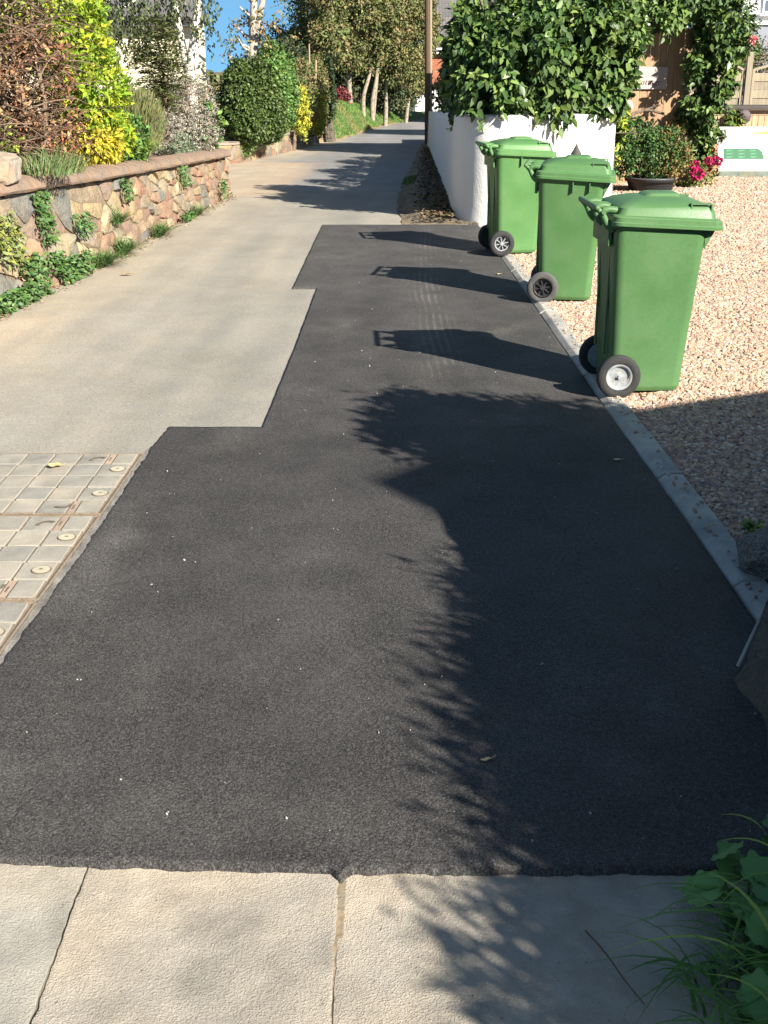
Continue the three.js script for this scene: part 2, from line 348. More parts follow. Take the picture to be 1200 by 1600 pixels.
// ================================================================ ground, lane, fresh asphalt
function sheet(ds, xsOf, yOf, colOf, uvs = 1) {                   // rows at distances ds; xsOf(d) -> list of x
  const pos = [], col = [], uv = [], idx = []; let n = 0;
  ds.forEach(d => { const xs = xsOf(d); n = xs.length; for (const x of xs) { const y = yOf(x, d); pos.push(x, y, -d); uv.push(x * uvs, -d * uvs); const c = colOf ? colOf(x, d) : [1, 1, 1]; col.push(...c); } });
  for (let i = 0; i < ds.length - 1; i++) for (let j = 0; j < n - 1; j++) { const a = i * n + j, b = a + n; idx.push(a, a + 1, b, b, a + 1, b + 1); }
  const g = new THREE.BufferGeometry();
  g.setAttribute('position', new THREE.Float32BufferAttribute(pos, 3)); g.setAttribute('uv', new THREE.Float32BufferAttribute(uv, 2));
  g.setAttribute('color', new THREE.Float32BufferAttribute(col, 3)); g.setIndex(idx); g.computeVertexNormals(); return g;
}
const range = (a, b, n) => Array.from({ length: n + 1 }, (_, i) => lerp(a, b, i / n));
const rowsTo = (a, b, s0, k) => { const o = [a]; let s = s0; while (o[o.length - 1] + s < b) { o.push(o[o.length - 1] + s); s *= k; } o.push(b); return o; };
const gfar = d => d < 90 ? gy(d) : gy(90);

structure('ground', sheet([...range(-30, 0, 6), ...rowsTo(0.5, 600, 0.8, 1.06)], d => [-400, -120, -40, -15, -6, -3, 0, 3, 6, 15, 40, 120, 400], (x, d) => gfar(d) - 0.07 - (x > 1.2 || x < -3.3 ? 0 : 0.0), null), MAT.earth, 'bare brown earth below the lane and gardens', 'ground');

const kerbX = d => interp([[2.2, 1.225], [4.3, 1.205], [6.1, 1.165], [8.74, 1.13], [10.95, 1.10], [13.6, 1.07]], d);
const W1 = d => interp([[3, -3.3], [6.5, -3.03], [8.7, -2.83], [11.34, -2.54], [14.67, -2.32], [17.25, -2.17]], d);
const W2 = d => interp([[25.2, -3.35], [25.9, -3.05], [30.5, -2.53], [38.7, -1.9]], d);
const roadL = d => d < 17.3 ? W1(d) - 0.1 : -5.5;
const roadR = d => d < 13.6 ? 1.25 : 1.5 + Math.max(0, d - 34) * 0.06;
structure('lane', sheet(rowsTo(2.45, 120, 0.07, 1.006), d => { const a = roadL(d), b = roadR(d) + 0.4; return range(a, b, 70); },
  (x, d) => gfar(d) + 0.004 * fb(x * 0.8, d * 0.5) - (x > 0.9 && d < 13.6 ? 0.03 : 0),
  (x, d) => {
    const xs = x - 0.06 * d, n = fb(xs * 1.3, d * 0.13, 2), m = fb(xs * 4.5, d * 0.45, 9), L = d < 17.3 ? W1(d) : d < 25 ? -2.6 : W2(Math.min(d, 38));
    const edge = sstep(1.3, 0.1, x - L + 0.35 * n), silt = clamp(0.35 + 0.7 * n + 0.35 * m, 0, 1);
    let c = [0.335, 0.320, 0.277];
    const g = sstep(13, 22, d) * (1 - edge); c = [lerp(c[0], 0.275, g), lerp(c[1], 0.268, g), lerp(c[2], 0.26, g)];
    const sand = [0.46, 0.39, 0.29], k = clamp(edge * 0.85 * (0.55 + 0.6 * silt) + 0.42 * silt * (1 - g), 0, 0.9);
    if (d > 17 && d < 26 && x < -1.2) { const q = sstep(-1.1, -1.9, x + 0.3 * n); c = [lerp(c[0], 0.5, q), lerp(c[1], 0.38, q), lerp(c[2], 0.26, q)]; }
    const tr = 0.5 + 0.5 * Math.cos((x + 1.0 + 0.1 * n) * 3.6), dk = 1 - 0.13 * tr * (1 - edge) + 0.1 * m + 0.08 * n;
    return [lerp(c[0], sand[0], k) * dk, lerp(c[1], sand[1], k) * dk, lerp(c[2], sand[2], k) * dk];
  }), MAT.road, 'pale worn grey lane with sandy edges', 'road');

// the fresh asphalt, three bays of different width with a ragged lip
{
  const near = x => 2.235 - 0.02 * (x + 0.9) * 2 * (x < -0.1 ? 1 : 0) - (x >= -0.1 ? 0.032 : 0) - 0.03 * sstep(-0.118, -0.098, x) * sstep(-0.078, -0.098, x);
  const bays = [[2.14, 5.66, d => interp([[2.14, -1.9], [2.3, -1.5], [3.14, -1.15], [4.12, -1.11], [5.35, -1.09], [5.66, -1.065]], d) ], [5.66, 9.56, d => interp([[5.66, -0.605], [7.5, -0.565], [9.56, -0.54]], d)], [9.56, 13.58, d => interp([[9.56, -0.735], [13.58, -0.69]], d)]];
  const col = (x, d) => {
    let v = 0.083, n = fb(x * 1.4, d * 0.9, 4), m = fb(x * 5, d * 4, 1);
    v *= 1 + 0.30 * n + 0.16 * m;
    if (d > 5.66) v *= 1.12; if (d > 9.56) v *= 1.14;                         // farther bays painted lighter to imitate glare at a grazing view
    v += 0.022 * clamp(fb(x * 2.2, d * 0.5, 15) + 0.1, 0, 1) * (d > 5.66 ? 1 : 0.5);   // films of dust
    const dust = (cx, cd, rx, rd, k) => k * Math.exp(-(((x - cx) / rx) ** 2 + ((d - cd) / rd) ** 2)) * clamp(0.75 + 0.9 * m + 0.5 * n, 0, 2);
    let e = dust(-1.02, 4.05, 0.10, 0.55, 0.05) + dust(-0.75, 5.35, 0.10, 0.2, 0.05) + dust(-0.85, 3.1, 0.25, 0.5, 0.012) + dust(-0.3, 8.1, 0.12, 0.18, 0.05) + dust(0.1, 6.55, 0.15, 0.12, 0.035) + dust(-0.55, 2.4, 0.7, 0.16, 0.016);
    const tx = 0.34 + 0.012 * (d - 7) - 0.03 * Math.sin(d * 0.8); const band = Math.exp(-(((x - tx) / 0.11) ** 2)) * sstep(6.0, 7.0, d) * sstep(13.4, 12.5, d);
    e += band * 0.10 * clamp(Math.sin((x - tx) * 130 + 2 * n) * 1.2 - 0.1, 0, 1) * clamp(0.5 + 1.2 * m + n, 0, 1.2);
    const ty = 7.55 + 0.75 * (x - 0.2) * 0.9, b2 = Math.exp(-(((d - ty) / 0.12) ** 2)) * sstep(-0.3, 0.0, x) * sstep(1.05, 0.8, x); e += b2 * 0.06 * clamp(0.6 + 1.5 * m, 0, 1);
    if (d > 9.5 && Math.abs(x + 0.62) < 0.07) e += 0.015 * clamp(0.5 + m, 0, 1);
    return [v + e * 1.05, v + e, v * 1.02 + e * 0.82];
  };
  const geos = [];
  for (const [a, b, lx] of bays) {
    const first = a < 3, ds = rowsTo(first ? 0 : a, first ? 1 : b, first ? 0.006 : 0.03, 1), nx = first ? 240 : 200;
    const xs = d => { const l = lx(d), r = kerbX(d) - 0.012; return range(0, 1, nx).map(t => lerp(l, r, t)); };
    const pos = [], c = [], uv = [], idx = []; let n = nx + 3;
    ds.forEach((t, ri) => {
      const mid = first ? lerp(2.2, b, t) : t, line = xs(mid), jit = (first ? 1 : 0.3) * (0.010 * N3(mid * 6.3, 3, 1) + 0.008 * N3(mid * 23, 8, 1) + 0.005 * N3(mid * 71, 2, 6));
      const pts = [[line[0] - (first ? 0.02 : 0.008) + 1.5 * jit, -0.004], ...line.map((x, j) => [j === 0 ? x + jit : x, 0.012]), [line[nx] + 0.004, -0.02]];
      for (const [x0, y0] of pts) {
        let x = x0, d = mid, y = y0;
        if (first) { const dn = near(clamp(x, -1.3, 1.3)) + 0.008 * N3(x * 12, 1, 4) + 0.007 * N3(x * 40, 5, 2); d = lerp(dn, b, t); x = x0 + (lx(clamp(d, 2.14, 5.66)) - lx(mid)) * clamp((1 - (x0 + 1.2) / 1.2), 0, 1) * 0; }
        y += y0 > 0 ? 0.003 * fb(x * 3, d * 3, 6) : 0;
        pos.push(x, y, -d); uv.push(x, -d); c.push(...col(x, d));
      }
      if (first && ri === 0) for (let k = 0; k < n; k++) { pos[k * 3 + 1] = Math.min(pos[k * 3 + 1], 0.012); }
    });
    const m = ds.length;
    for (let i = 0; i < m - 1; i++) for (let j = 0; j < n - 1; j++) { const p = i * n + j, q = p + n; idx.push(p, p + 1, q, q, p + 1, q + 1); }
    const skirt = (row, ok) => { const s = pos.length / 3; for (let j = 0; j < n; j++) { const k = row * n + j; pos.push(pos[k * 3], -0.03, pos[k * 3 + 2] + (row ? -0.004 : 0.004)); uv.push(uv[k * 2], uv[k * 2 + 1] + 0.03); c.push(c[k * 3], c[k * 3 + 1], c[k * 3 + 2]); } for (let j = 0; j < n - 1; j++) { const k = row * n + j; if (!ok(pos[k * 3 + 3])) continue; row ? idx.push(k, k + 1, s + j, s + j, k + 1, s + j + 1) : idx.push(s + j, s + j + 1, k, k, s + j + 1, k + 1); } };
    skirt(0, x => first || (a > 9 && x < -0.53)); skirt(m - 1, x => a > 9 || (first && x < -0.6));
    const g = new THREE.BufferGeometry();
    g.setAttribute('position', new THREE.Float32BufferAttribute(pos, 3)); g.setAttribute('uv', new THREE.Float32BufferAttribute(uv, 2));
    g.setAttribute('color', new THREE.Float32BufferAttribute(c, 3)); g.setIndex(idx); g.computeVertexNormals(); geos.push(g);
  }
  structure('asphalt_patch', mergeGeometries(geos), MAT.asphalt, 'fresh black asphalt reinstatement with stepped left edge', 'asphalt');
}

// concrete slabs at the viewer's feet
{
  seed(31);
  const slabs = tag(new THREE.Group(), 'pale concrete slabs in the foreground', 'paving', null, 'structure'); slabs.name = 'concrete_paving'; scene.add(slabs);
  const edges = [[-2.4, -2.4], [-0.672, -0.672], [-0.1, -0.095], [1.02, 1.0]];
  for (let k = 0; k < 3; k++) {
    const g = [0.0022, 0.0016][k % 2], nx = 60, nd = 150, pos = [], uv = [], idx = [], w = nx + 1;
    for (let i = 0; i <= nd; i++) for (let j = 0; j <= nx; j++) {
      const d = lerp(0.2, 2.3, i / nd), w1_ = (q, s) => 0.003 * N3(d * 5, q, 1) + 0.003 * N3(d * 37, q, 3) + s * Math.max(0, 0.006 * N3(d * 17, q, s + 2)), a = edges[k][0] + g + w1_(k, 1), b = edges[k + 1][0] - g + w1_(k + 1, -1), x = j === 0 ? a : j === nx ? b : lerp(a + 0.0008, b - 0.0008, (j - 1) / (nx - 2)), e = Math.min(j, nx - j);
      let y = -0.004 + 0.004 * fb(x * 4, d * 4, k) + [0.002, 0.0, -0.003][k]; if (e === 0) y -= 0.002;
      pos.push(x, y, -d); uv.push(x + k * 0.37, -d + k * 0.21);
    }
    for (let i = 0; i < nd; i++) for (let j = 0; j < nx; j++) { const p = i * w + j; idx.push(p, p + 1, p + w, p + w, p + 1, p + w + 1); }
    for (const j of [0, nx]) { const s = pos.length / 3; for (let i = 0; i <= nd; i++) { const q = (i * w + j) * 3; pos.push(pos[q], -0.06, pos[q + 2]); uv.push(0, -pos[q + 2]); } for (let i = 0; i < nd; i++) { const p = i * w + j; j ? idx.push(p, s + i, p + w, p + w, s + i, s + i + 1) : idx.push(p, p + w, s + i, s + i, p + w, s + i + 1); } }
    const ge = new THREE.BufferGeometry(); ge.setAttribute('position', new THREE.Float32BufferAttribute(pos, 3)); ge.setAttribute('uv', new THREE.Float32BufferAttribute(uv, 2)); ge.setIndex(idx); ge.computeVertexNormals();
    if (k) { const e0 = edges[k][0], jg = box(0.03, 0.02, 2.1, e0, k === 2 ? -0.0175 : -0.02, -1.25); mesh('joint_fill', uvBox(jg), M([0.30, 0.24, 0.16], 1, { map: TS.map, bumpMap: TS.bump, bumpScale: 0.01 }), slabs); }
    mesh('slab', ge, k === 0 ? MAT.slab2 : MAT.slab, slabs);
  }
}

// kerb stones, a low battered edging
{
  const kerb = tag(new THREE.Group(), 'low grey concrete kerb between asphalt and gravel', 'kerb', null, 'structure'); kerb.name = 'kerb'; scene.add(kerb);
  const cuts = [3.14, 3.75, 4.34, 4.9, 5.5, 6.12, 6.72, 7.34, 7.95, 8.56, 9.17, 9.78, 10.4, 11.0, 11.6, 12.2, 12.8, 13.45];
  for (let k = 0; k < cuts.length - 1; k++) {
    const a = cuts[k] + 0.003, b = cuts[k + 1] - 0.003, L = b - a, dy = 0.004 * Math.sin(k * 2.3), dx = 0.003 * Math.sin(k * 4.1);
    const sh = new THREE.Shape([[0, -0.06], [0.0, 0.006], [0.004, 0.012], [0.032, 0.03], [0.040, 0.0325], [0.108, 0.0335], [0.114, 0.029], [0.116, -0.06]].map(p => new THREE.Vector2(p[0], p[1])));
    const g = new THREE.ExtrudeGeometry(sh, { depth: L, bevelEnabled: true, bevelThickness: 0.003, bevelSize: 0.003, bevelOffset: -0.003, bevelSegments: 1, steps: 1 });
    const xa = kerbX(a), xb = kerbX(b); g.translate(0, 0, -L); g.rotateY(-Math.atan2(xb - xa, L)); g.translate(0, 0, 0);
    uvBox(g); const uvA = g.attributes.uv; for (let i = 0; i < uvA.count; i++) uvA.setXY(i, uvA.getX(i) + k * 0.31, uvA.getY(i) + k * 0.47);
    const m = mesh('kerb_stone', g, k % 3 === 1 ? MAT.kerb2 : MAT.kerb, kerb); m.position.set(xa + dx, dy - 0.006, -a);
  }
}

// gravel drive
{
  const y0 = (x, d) => gfar(d) + 0.006 + 0.012 * fb(x * 1.5, d * 1.5, 3) + 0.01 * sstep(1.3, 1.9, x);
  structure('gravel_drive', sheet(rowsTo(2.4, 22, 0.12, 1.01), d => range(kerbX(Math.min(d, 13.6)) + 0.105, 9.5, 60), (x, d) => y0(x, d) - 0.004, null), M([0.32, 0.23, 0.17], 1, { map: TS.map, bumpMap: TS.bump, bumpScale: 0.02 }), 'pinkish beige gravel drive', 'drive');
  seed(77);
  const pals = [[0.50, 0.36, 0.25], [0.44, 0.30, 0.215], [0.56, 0.43, 0.32], [0.36, 0.25, 0.20], [0.50, 0.33, 0.21], [0.28, 0.23, 0.21], [0.62, 0.51, 0.40], [0.40, 0.25, 0.18]];
  const geos = [1, 2, 3].map(s => { const g = mergeVertices(new THREE.IcosahedronGeometry(1, 1).deleteAttribute('uv').deleteAttribute('normal')); const p = g.attributes.position; for (let i = 0; i < p.count; i++) { const v = V(p.getX(i), p.getY(i), p.getZ(i)); const k = 1 + 0.42 * N3(v.x * 1.4 + s * 9, v.y * 1.4, v.z * 1.4); p.setXYZ(i, v.x * k, v.y * k * 0.68, v.z * k * 0.85); } return toCreasedNormals(g, 0.35); });
  const pts = []; const edge = (d) => kerbX(Math.min(d, 13.6)) + 0.118;
  const fill = (d0, d1, dens, s0, s1) => { const A = (d1 - d0) * 10, n = A * dens; for (let k = 0; k < n; k++) { const d = rr(d0, d1), x = edge(d) + R() * 10; if (x > 0.40 * (d + 1.0) + 0.35 || (d > 13.3 && x < 2.6 && d < 16)) continue; pts.push([x, d, rr(s0, s1) * (R() < 0.1 ? 1.3 : 1)]); } };
  fill(2.9, 6.5, 6500, 0.0075, 0.0135); fill(6.5, 10, 4600, 0.008, 0.0145); fill(10, 15, 2600, 0.010, 0.018); fill(15, 21.5, 1300, 0.013, 0.024);
  for (let k = 0; k < 210; k++) { const d = rr(3.3, 13), x = kerbX(d) + rr(0.03, 0.11); pts.push([x, d, rr(0.005, 0.010), 0.03]); }
  const q = new THREE.Quaternion(), e = new THREE.Euler(), m4 = new THREE.Matrix4(), c = new THREE.Color();
  const gm = new THREE.MeshStandardMaterial({ roughness: 0.95 });
  const grp = tag(new THREE.Group(), 'loose pinkish beige gravel covering the drive', 'gravel', null, 'stuff'); grp.name = 'gravel'; scene.add(grp);
  geos.forEach((g, gi) => {
    const sel = pts.filter((_, i) => i % 3 === gi), im = new THREE.InstancedMesh(g, gm, sel.length); im.name = 'gravel_stones'; im.userData.kind = 'stuff'; shadows(im);
    sel.forEach(([x, d, s, lift], i) => { e.set(rr(-0.7, 0.7), rr(0, 6.28), rr(-0.7, 0.7)); q.setFromEuler(e); m4.compose(V(x, (lift || y0(x, d)) + s * 0.25, -d), q, V(s * rr(0.8, 1.35), s, s)); im.setMatrixAt(i, m4); const p = pals[Math.floor(R() * pals.length)], k = rr(0.72, 1.15); c.setRGB(p[0] * k, p[1] * k, p[2] * k); im.setColorAt(i, c); });
    grp.add(im);
  });
}

// inspection covers with inset paving
{
  seed(13);
  const cov = [[5.225, 4.445], [4.415, 3.635], [3.605, 2.825]];
  const labels = ['inspection cover inset with grey tiles, the one nearest the pale lane', 'inspection cover inset with grey tiles, middle one carrying two open key slots', 'inspection cover inset with grey tiles, closest to the foreground at left edge'];
  const rightX = d => interp([[2.8, -1.205], [3.8, -1.175], [4.42, -1.15], [5.23, -1.13]], d);
  const S0 = box(1, 1, 1);
  cov.forEach(([da, db], ci) => {
    const t = thing('inspection_cover', labels[ci], 'manhole cover', [0, 0, 0], 0, 'row of tiled inspection covers');
    const xr = d => rightX(d);
    // steel tray
    const W = 1.55, tray = new THREE.Shape([[xr(db) + 0.012, db], [xr(da) + 0.012, da], [xr(da) - W, da], [xr(db) - W, db]].map(p => new THREE.Vector2(p[0], p[1])));
    const tg = new THREE.ExtrudeGeometry(tray, { depth: 0.03, bevelEnabled: false }); tg.rotateX(-Math.PI / 2); tg.translate(0, -0.024, 0);
    mesh('tray', uvBox(tg), MAT.frame, t);
    const rim = (x0, d0, x1, d1, w) => { const L = Math.hypot(x1 - x0, d1 - d0), g = box(w, 0.006, L, 0, 0.0105, 0); g.rotateY(-Math.atan2(x1 - x0, d1 - d0)); g.translate((x0 + x1) / 2, 0, -(d0 + d1) / 2); return g; };
    mesh('rim', uvBox(merge([rim(xr(da) + 0.012, da, xr(da) - W, da, 0.006), rim(xr(db) + 0.012, db, xr(db) - W, db, 0.006), rim(xr(da) + 0.012, da, xr(db) + 0.012, db, 0.006)])), MAT.frame, t);
    const rows = 5, h = (da - db) / rows;
    for (let r = 0; r < rows; r++) {
      const d1 = da - r * h - 0.004, d0 = da - (r + 1) * h + 0.004, dm = (d0 + d1) / 2, ends = r === 0 || r === rows - 1;
      let x = xr(dm) - 0.004; const cols = ends ? [0.098, -0.032, 0.125] : [0.128];
      while (cols.reduce((a, b) => a + Math.abs(b), 0) < 1.4) cols.push(0.127);
      cols.forEach((w0, k) => {
        const w = Math.abs(w0), c = x - w / 2; x -= w;
        if (w0 < 0) {                                             // key slot strip
          mesh('key_strip', (() => { const g = box(w - 0.008, 0.008, d1 - d0, c, 0.006, -dm); return uvBox(g); })(), M([0.40, 0.31, 0.24], 0.9, { map: TC.map }), t);
          mesh('key_slot', box(0.006, 0.003, 0.045, c, 0.0102, -dm), MAT.frame, t); return;
        }
        const hh = 0.0105 + rr(-0.0012, 0.0018), plugHere = !ends && r % 2 === 1 && k === 0;
        const g = new RoundedBoxGeometry(w - 0.009 + rr(-0.002, 0.002), 0.016, d1 - d0, 1, 0.0025); g.rotateY(rr(-0.008, 0.008)); g.translate(c, hh - 0.006, -dm); uvBox(g);
        const ua = g.attributes.uv, ou = R(), ov = R(); for (let i = 0; i < ua.count; i++) ua.setXY(i, ua.getX(i) + ou, ua.getY(i) + ov);
        mesh('tile', g, R() < 0.45 ? MAT.tile2 : MAT.tile, t);
        if (plugHere) { const cg = new THREE.CylinderGeometry(0.031, 0.031, 0.012, 22); cg.translate(c + 0.02, hh + 0.0005, -dm); const ring = new THREE.TorusGeometry(0.033, 0.003, 6, 26); ring.rotateX(Math.PI / 2); ring.translate(c + 0.02, hh + 0.003, -dm);
          const pl = mesh('plug', uvBox(cg), MAT.plug, t); mesh('plug_ring', ring, MAT.frame, pl); mesh('plug_slot', box(0.012, 0.002, 0.006, c + 0.02, hh + 0.0075, -dm), MAT.frame, pl); }
        if (ends && k === 2) { const ring = new THREE.RingGeometry(0.026, 0.042, 22, 1, 0, 2.6); ring.rotateX(-Math.PI / 2); ring.rotateY(r === 0 ? 0.8 : 3.9); ring.translate(c + 0.03, hh + 0.0055, -dm + (r === 0 ? 0.02 : -0.02)); mesh('lifting_recess', ring, MAT.frame, t); }
      });
    }
  });
  // crumbling concrete haunch between covers and asphalt
  const pos = [], idx = [], uv = [], col = []; const ds = rowsTo(2.6, 5.32, 0.02, 1);
  ds.forEach((d, i) => { const a = rightX(d) + 0.016, b = interp([[2.14, -1.5], [3.14, -1.15], [4.12, -1.11], [5.35, -1.09], [5.66, -1.065]], d) + 0.03; for (let j = 0; j < 5; j++) { const x = lerp(a, b, j / 4); pos.push(x, 0.006 + 0.006 * N3(x * 40, d * 22, 1), -d); uv.push(x, d); const k = 0.22 + 0.14 * N3(x * 25, d * 9, 4); col.push(k, k * 0.95, k * 0.86); } });
  for (let i = 0; i < ds.length - 1; i++) for (let j = 0; j < 4; j++) { const p = i * 5 + j, q = p + 5; idx.push(p, p + 1, q, q, p + 1, q + 1); }
  const g = new THREE.BufferGeometry(); g.setAttribute('position', new THREE.Float32BufferAttribute(pos, 3)); g.setAttribute('uv', new THREE.Float32BufferAttribute(uv, 2)); g.setAttribute('color', new THREE.Float32BufferAttribute(col, 3)); g.setIndex(idx); g.computeVertexNormals();
  structure('concrete_haunch', g, MAT.road, 'crumbled concrete strip beside the inspection covers', 'concrete');
}

// verge along the white wall
const WX = d => interp([[13.6, 0.80], [33.6, 1.2], [40, 1.33]], d);
{
  seed(91);
  const vl = d => interp([[13.6, 0.2], [16.7, 0.17], [22, 0.42], [30.5, 0.8], [37, 1.12]], d) + 0.06 * N3(d * 1.1, 4, 1);
  structure('verge', sheet(rowsTo(13.62, 37, 0.1, 1.008), d => range(vl(d), WX(d) + 0.1, 14), (x, d) => { const t = clamp((x - vl(d)) / 0.25, 0, 1); return gy(d) + 0.004 + 0.07 * t * t * (3 - 2 * t) * sstep(13.6, 14.6, d) + 0.02 * fb(x * 4, d * 2); },
    (x, d) => { const n = fb(x * 3, d * 1.5, 8), g = sstep(0.1, 0.5, fb(x * 1.5, d * 0.6, 12) - 0.1); return [lerp(0.21, 0.07, g) * (1 + 0.4 * n), lerp(0.165, 0.09, g) * (1 + 0.4 * n), lerp(0.11, 0.04, g) * (1 + 0.4 * n)]; }), new THREE.MeshStandardMaterial({ map: TS.map, bumpMap: TS.bump, bumpScale: 0.03, roughness: 1, vertexColors: true }), 'strip of bare earth and moss at the foot of the white wall', 'verge');
  const L = new Leaves(); for (let k = 0; k < 2600; k++) { const d = 13.7 + 18 * R() ** 1.5, a = vl(d), x = lerp(a + 0.15, WX(d) - 0.02, Math.sqrt(R())); const nr = V(rr(-0.5, 0.5), 1, rr(-0.5, 0.5)).normalize(), ax = V(rr(-1, 1), rr(0, 0.3), rr(-1, 1)).normalize(); L.leaf(P(x, gy(d) + 0.075 + rr(0, 0.02), d), ax, nr, rr(0.03, 0.08), rr(0.02, 0.04), shade([[0.14, 0.09, 0.05], [0.22, 0.15, 0.08], [0.07, 0.08, 0.03], [0.09, 0.06, 0.04]])); }
  tag(mesh('leaf_litter', L.geo(), MAT.matte, scene), 'brown leaf litter along the foot of the white wall', 'leaf litter', null, 'stuff');
  const G = new Leaves(); for (let k = 0; k < 900; k++) { const d = 19.6 + rr(-1.2, 1.2) * Math.sqrt(R()), x = vl(d) + 0.12 + 0.1 * rr(-1, 1); G.blade(P(x, gy(d) + 0.04, d), V(rr(-0.3, 0.3), 1, rr(-0.3, 0.3)), rr(0.03, 0.07), 0.008, shade([[0.08, 0.16, 0.03], [0.12, 0.2, 0.04]]), 0.4, 2); }
  tag(mesh('grass_patch', G.geo(), MAT.matte, scene), 'small patch of short grass on the shaded verge', 'grass', null, 'stuff');
}

// ================================================================ stone walls at the left
function voronoi(seeds, sx, clipPoly) {                            // seeds [[u,v]] ; metric scaled by sx in u
  const cells = [];
  seeds.forEach((s, i) => {
    let poly = clipPoly.map(p => [p[0] * sx, p[1]]); const a = [s[0] * sx, s[1]];
    for (let j = 0; j < seeds.length && poly.length; j++) {
      if (j === i) continue; const b = [seeds[j][0] * sx, seeds[j][1]], dx = b[0] - a[0], dy = b[1] - a[1]; if (dx * dx + dy * dy > 0.9) continue;
      const mx = (a[0] + b[0]) / 2, my = (a[1] + b[1]) / 2, out = [];
      for (let k = 0; k < poly.length; k++) {
        const p = poly[k], q = poly[(k + 1) % poly.length], fp = (p[0] - mx) * dx + (p[1] - my) * dy, fq = (q[0] - mx) * dx + (q[1] - my) * dy;
        if (fp <= 0) out.push(p); if ((fp < 0) !== (fq < 0) && fp !== fq) { const t = fp / (fp - fq); out.push([p[0] + (q[0] - p[0]) * t, p[1] + (q[1] - p[1]) * t]); }
      }
      poly = out;
    }
    if (poly.length > 2) cells.push(poly.map(p => [p[0] / sx, p[1]]));
  });
  return cells;
}
function stoneGeo(poly, at, joint, proud, uo) {                     // at(u,v,depth) -> Vector3
  const n0 = poly.length; let cx = 0, cy = 0; poly.forEach(p => { cx += p[0] / n0; cy += p[1] / n0; });
  let pts = []; for (let k = 0; k < n0; k++) { const p = poly[k], q = poly[(k + 1) % n0]; pts.push([lerp(p[0], q[0], 0.1), lerp(p[1], q[1], 0.1)], [lerp(p[0], q[0], 0.88), lerp(p[1], q[1], 0.88)]); }
  const rad = Math.sqrt(pts.reduce((a, p) => a + (p[0] - cx) ** 2 + (p[1] - cy) ** 2, 0) / pts.length);
  const sh = (p, k) => [cx + (p[0] - cx) * k, cy + (p[1] - cy) * k], pos = [], uv = [], idx = [], n = pts.length;
  const k1 = Math.max(0.5, 1 - joint / rad);
  const ring = (k, dep, amp) => pts.forEach(p => { const q = sh(p, k * (1 + amp * 0.25 * N3(p[0] * 9, p[1] * 9, uo))), v = at(q[0], q[1], dep + amp * 0.4 * proud * N3(q[0] * 7, q[1] * 7, uo + 3)); pos.push(v.x, v.y, v.z); uv.push(q[0] + uo, q[1] + uo * 0.7); });
  ring(k1, -0.03, 0); ring(k1 * 0.97, proud * 0.62, 0.9); ring(k1 * 0.74, proud, 2.2);
  const c = at(cx, cy, proud * (1 + 0.5 * N3(cx * 5, cy * 5, uo))); pos.push(c.x, c.y, c.z); uv.push(cx + uo, cy + uo * 0.7);
  for (let r = 0; r < 2; r++) for (let i = 0; i < n; i++) { const a = r * n + i, b = r * n + (i + 1) % n; idx.push(a, b, a + n, a + n, b, b + n); }
  for (let i = 0; i < n; i++) idx.push(2 * n + i, 2 * n + (i + 1) % n, 3 * n);
  const g = new THREE.BufferGeometry(); g.setAttribute('position', new THREE.Float32BufferAttribute(pos, 3)); g.setAttribute('uv', new THREE.Float32BufferAttribute(uv, 2)); g.setIndex(idx);
  return toCreasedNormals(g, 0.7);
}
const stoneMats = [[0.50, 0.31, 0.21], [0.55, 0.42, 0.28], [0.60, 0.49, 0.33], [0.47, 0.27, 0.19], [0.46, 0.36, 0.26], [0.52, 0.36, 0.25], [0.58, 0.44, 0.26], [0.42, 0.29, 0.22], [0.30, 0.28, 0.25]].map(c => M([c[0] * 0.66, c[1] * 0.67, c[2] * 0.64], 0.95, { map: TS.map, bumpMap: TS.bump, bumpScale: 0.03 }));
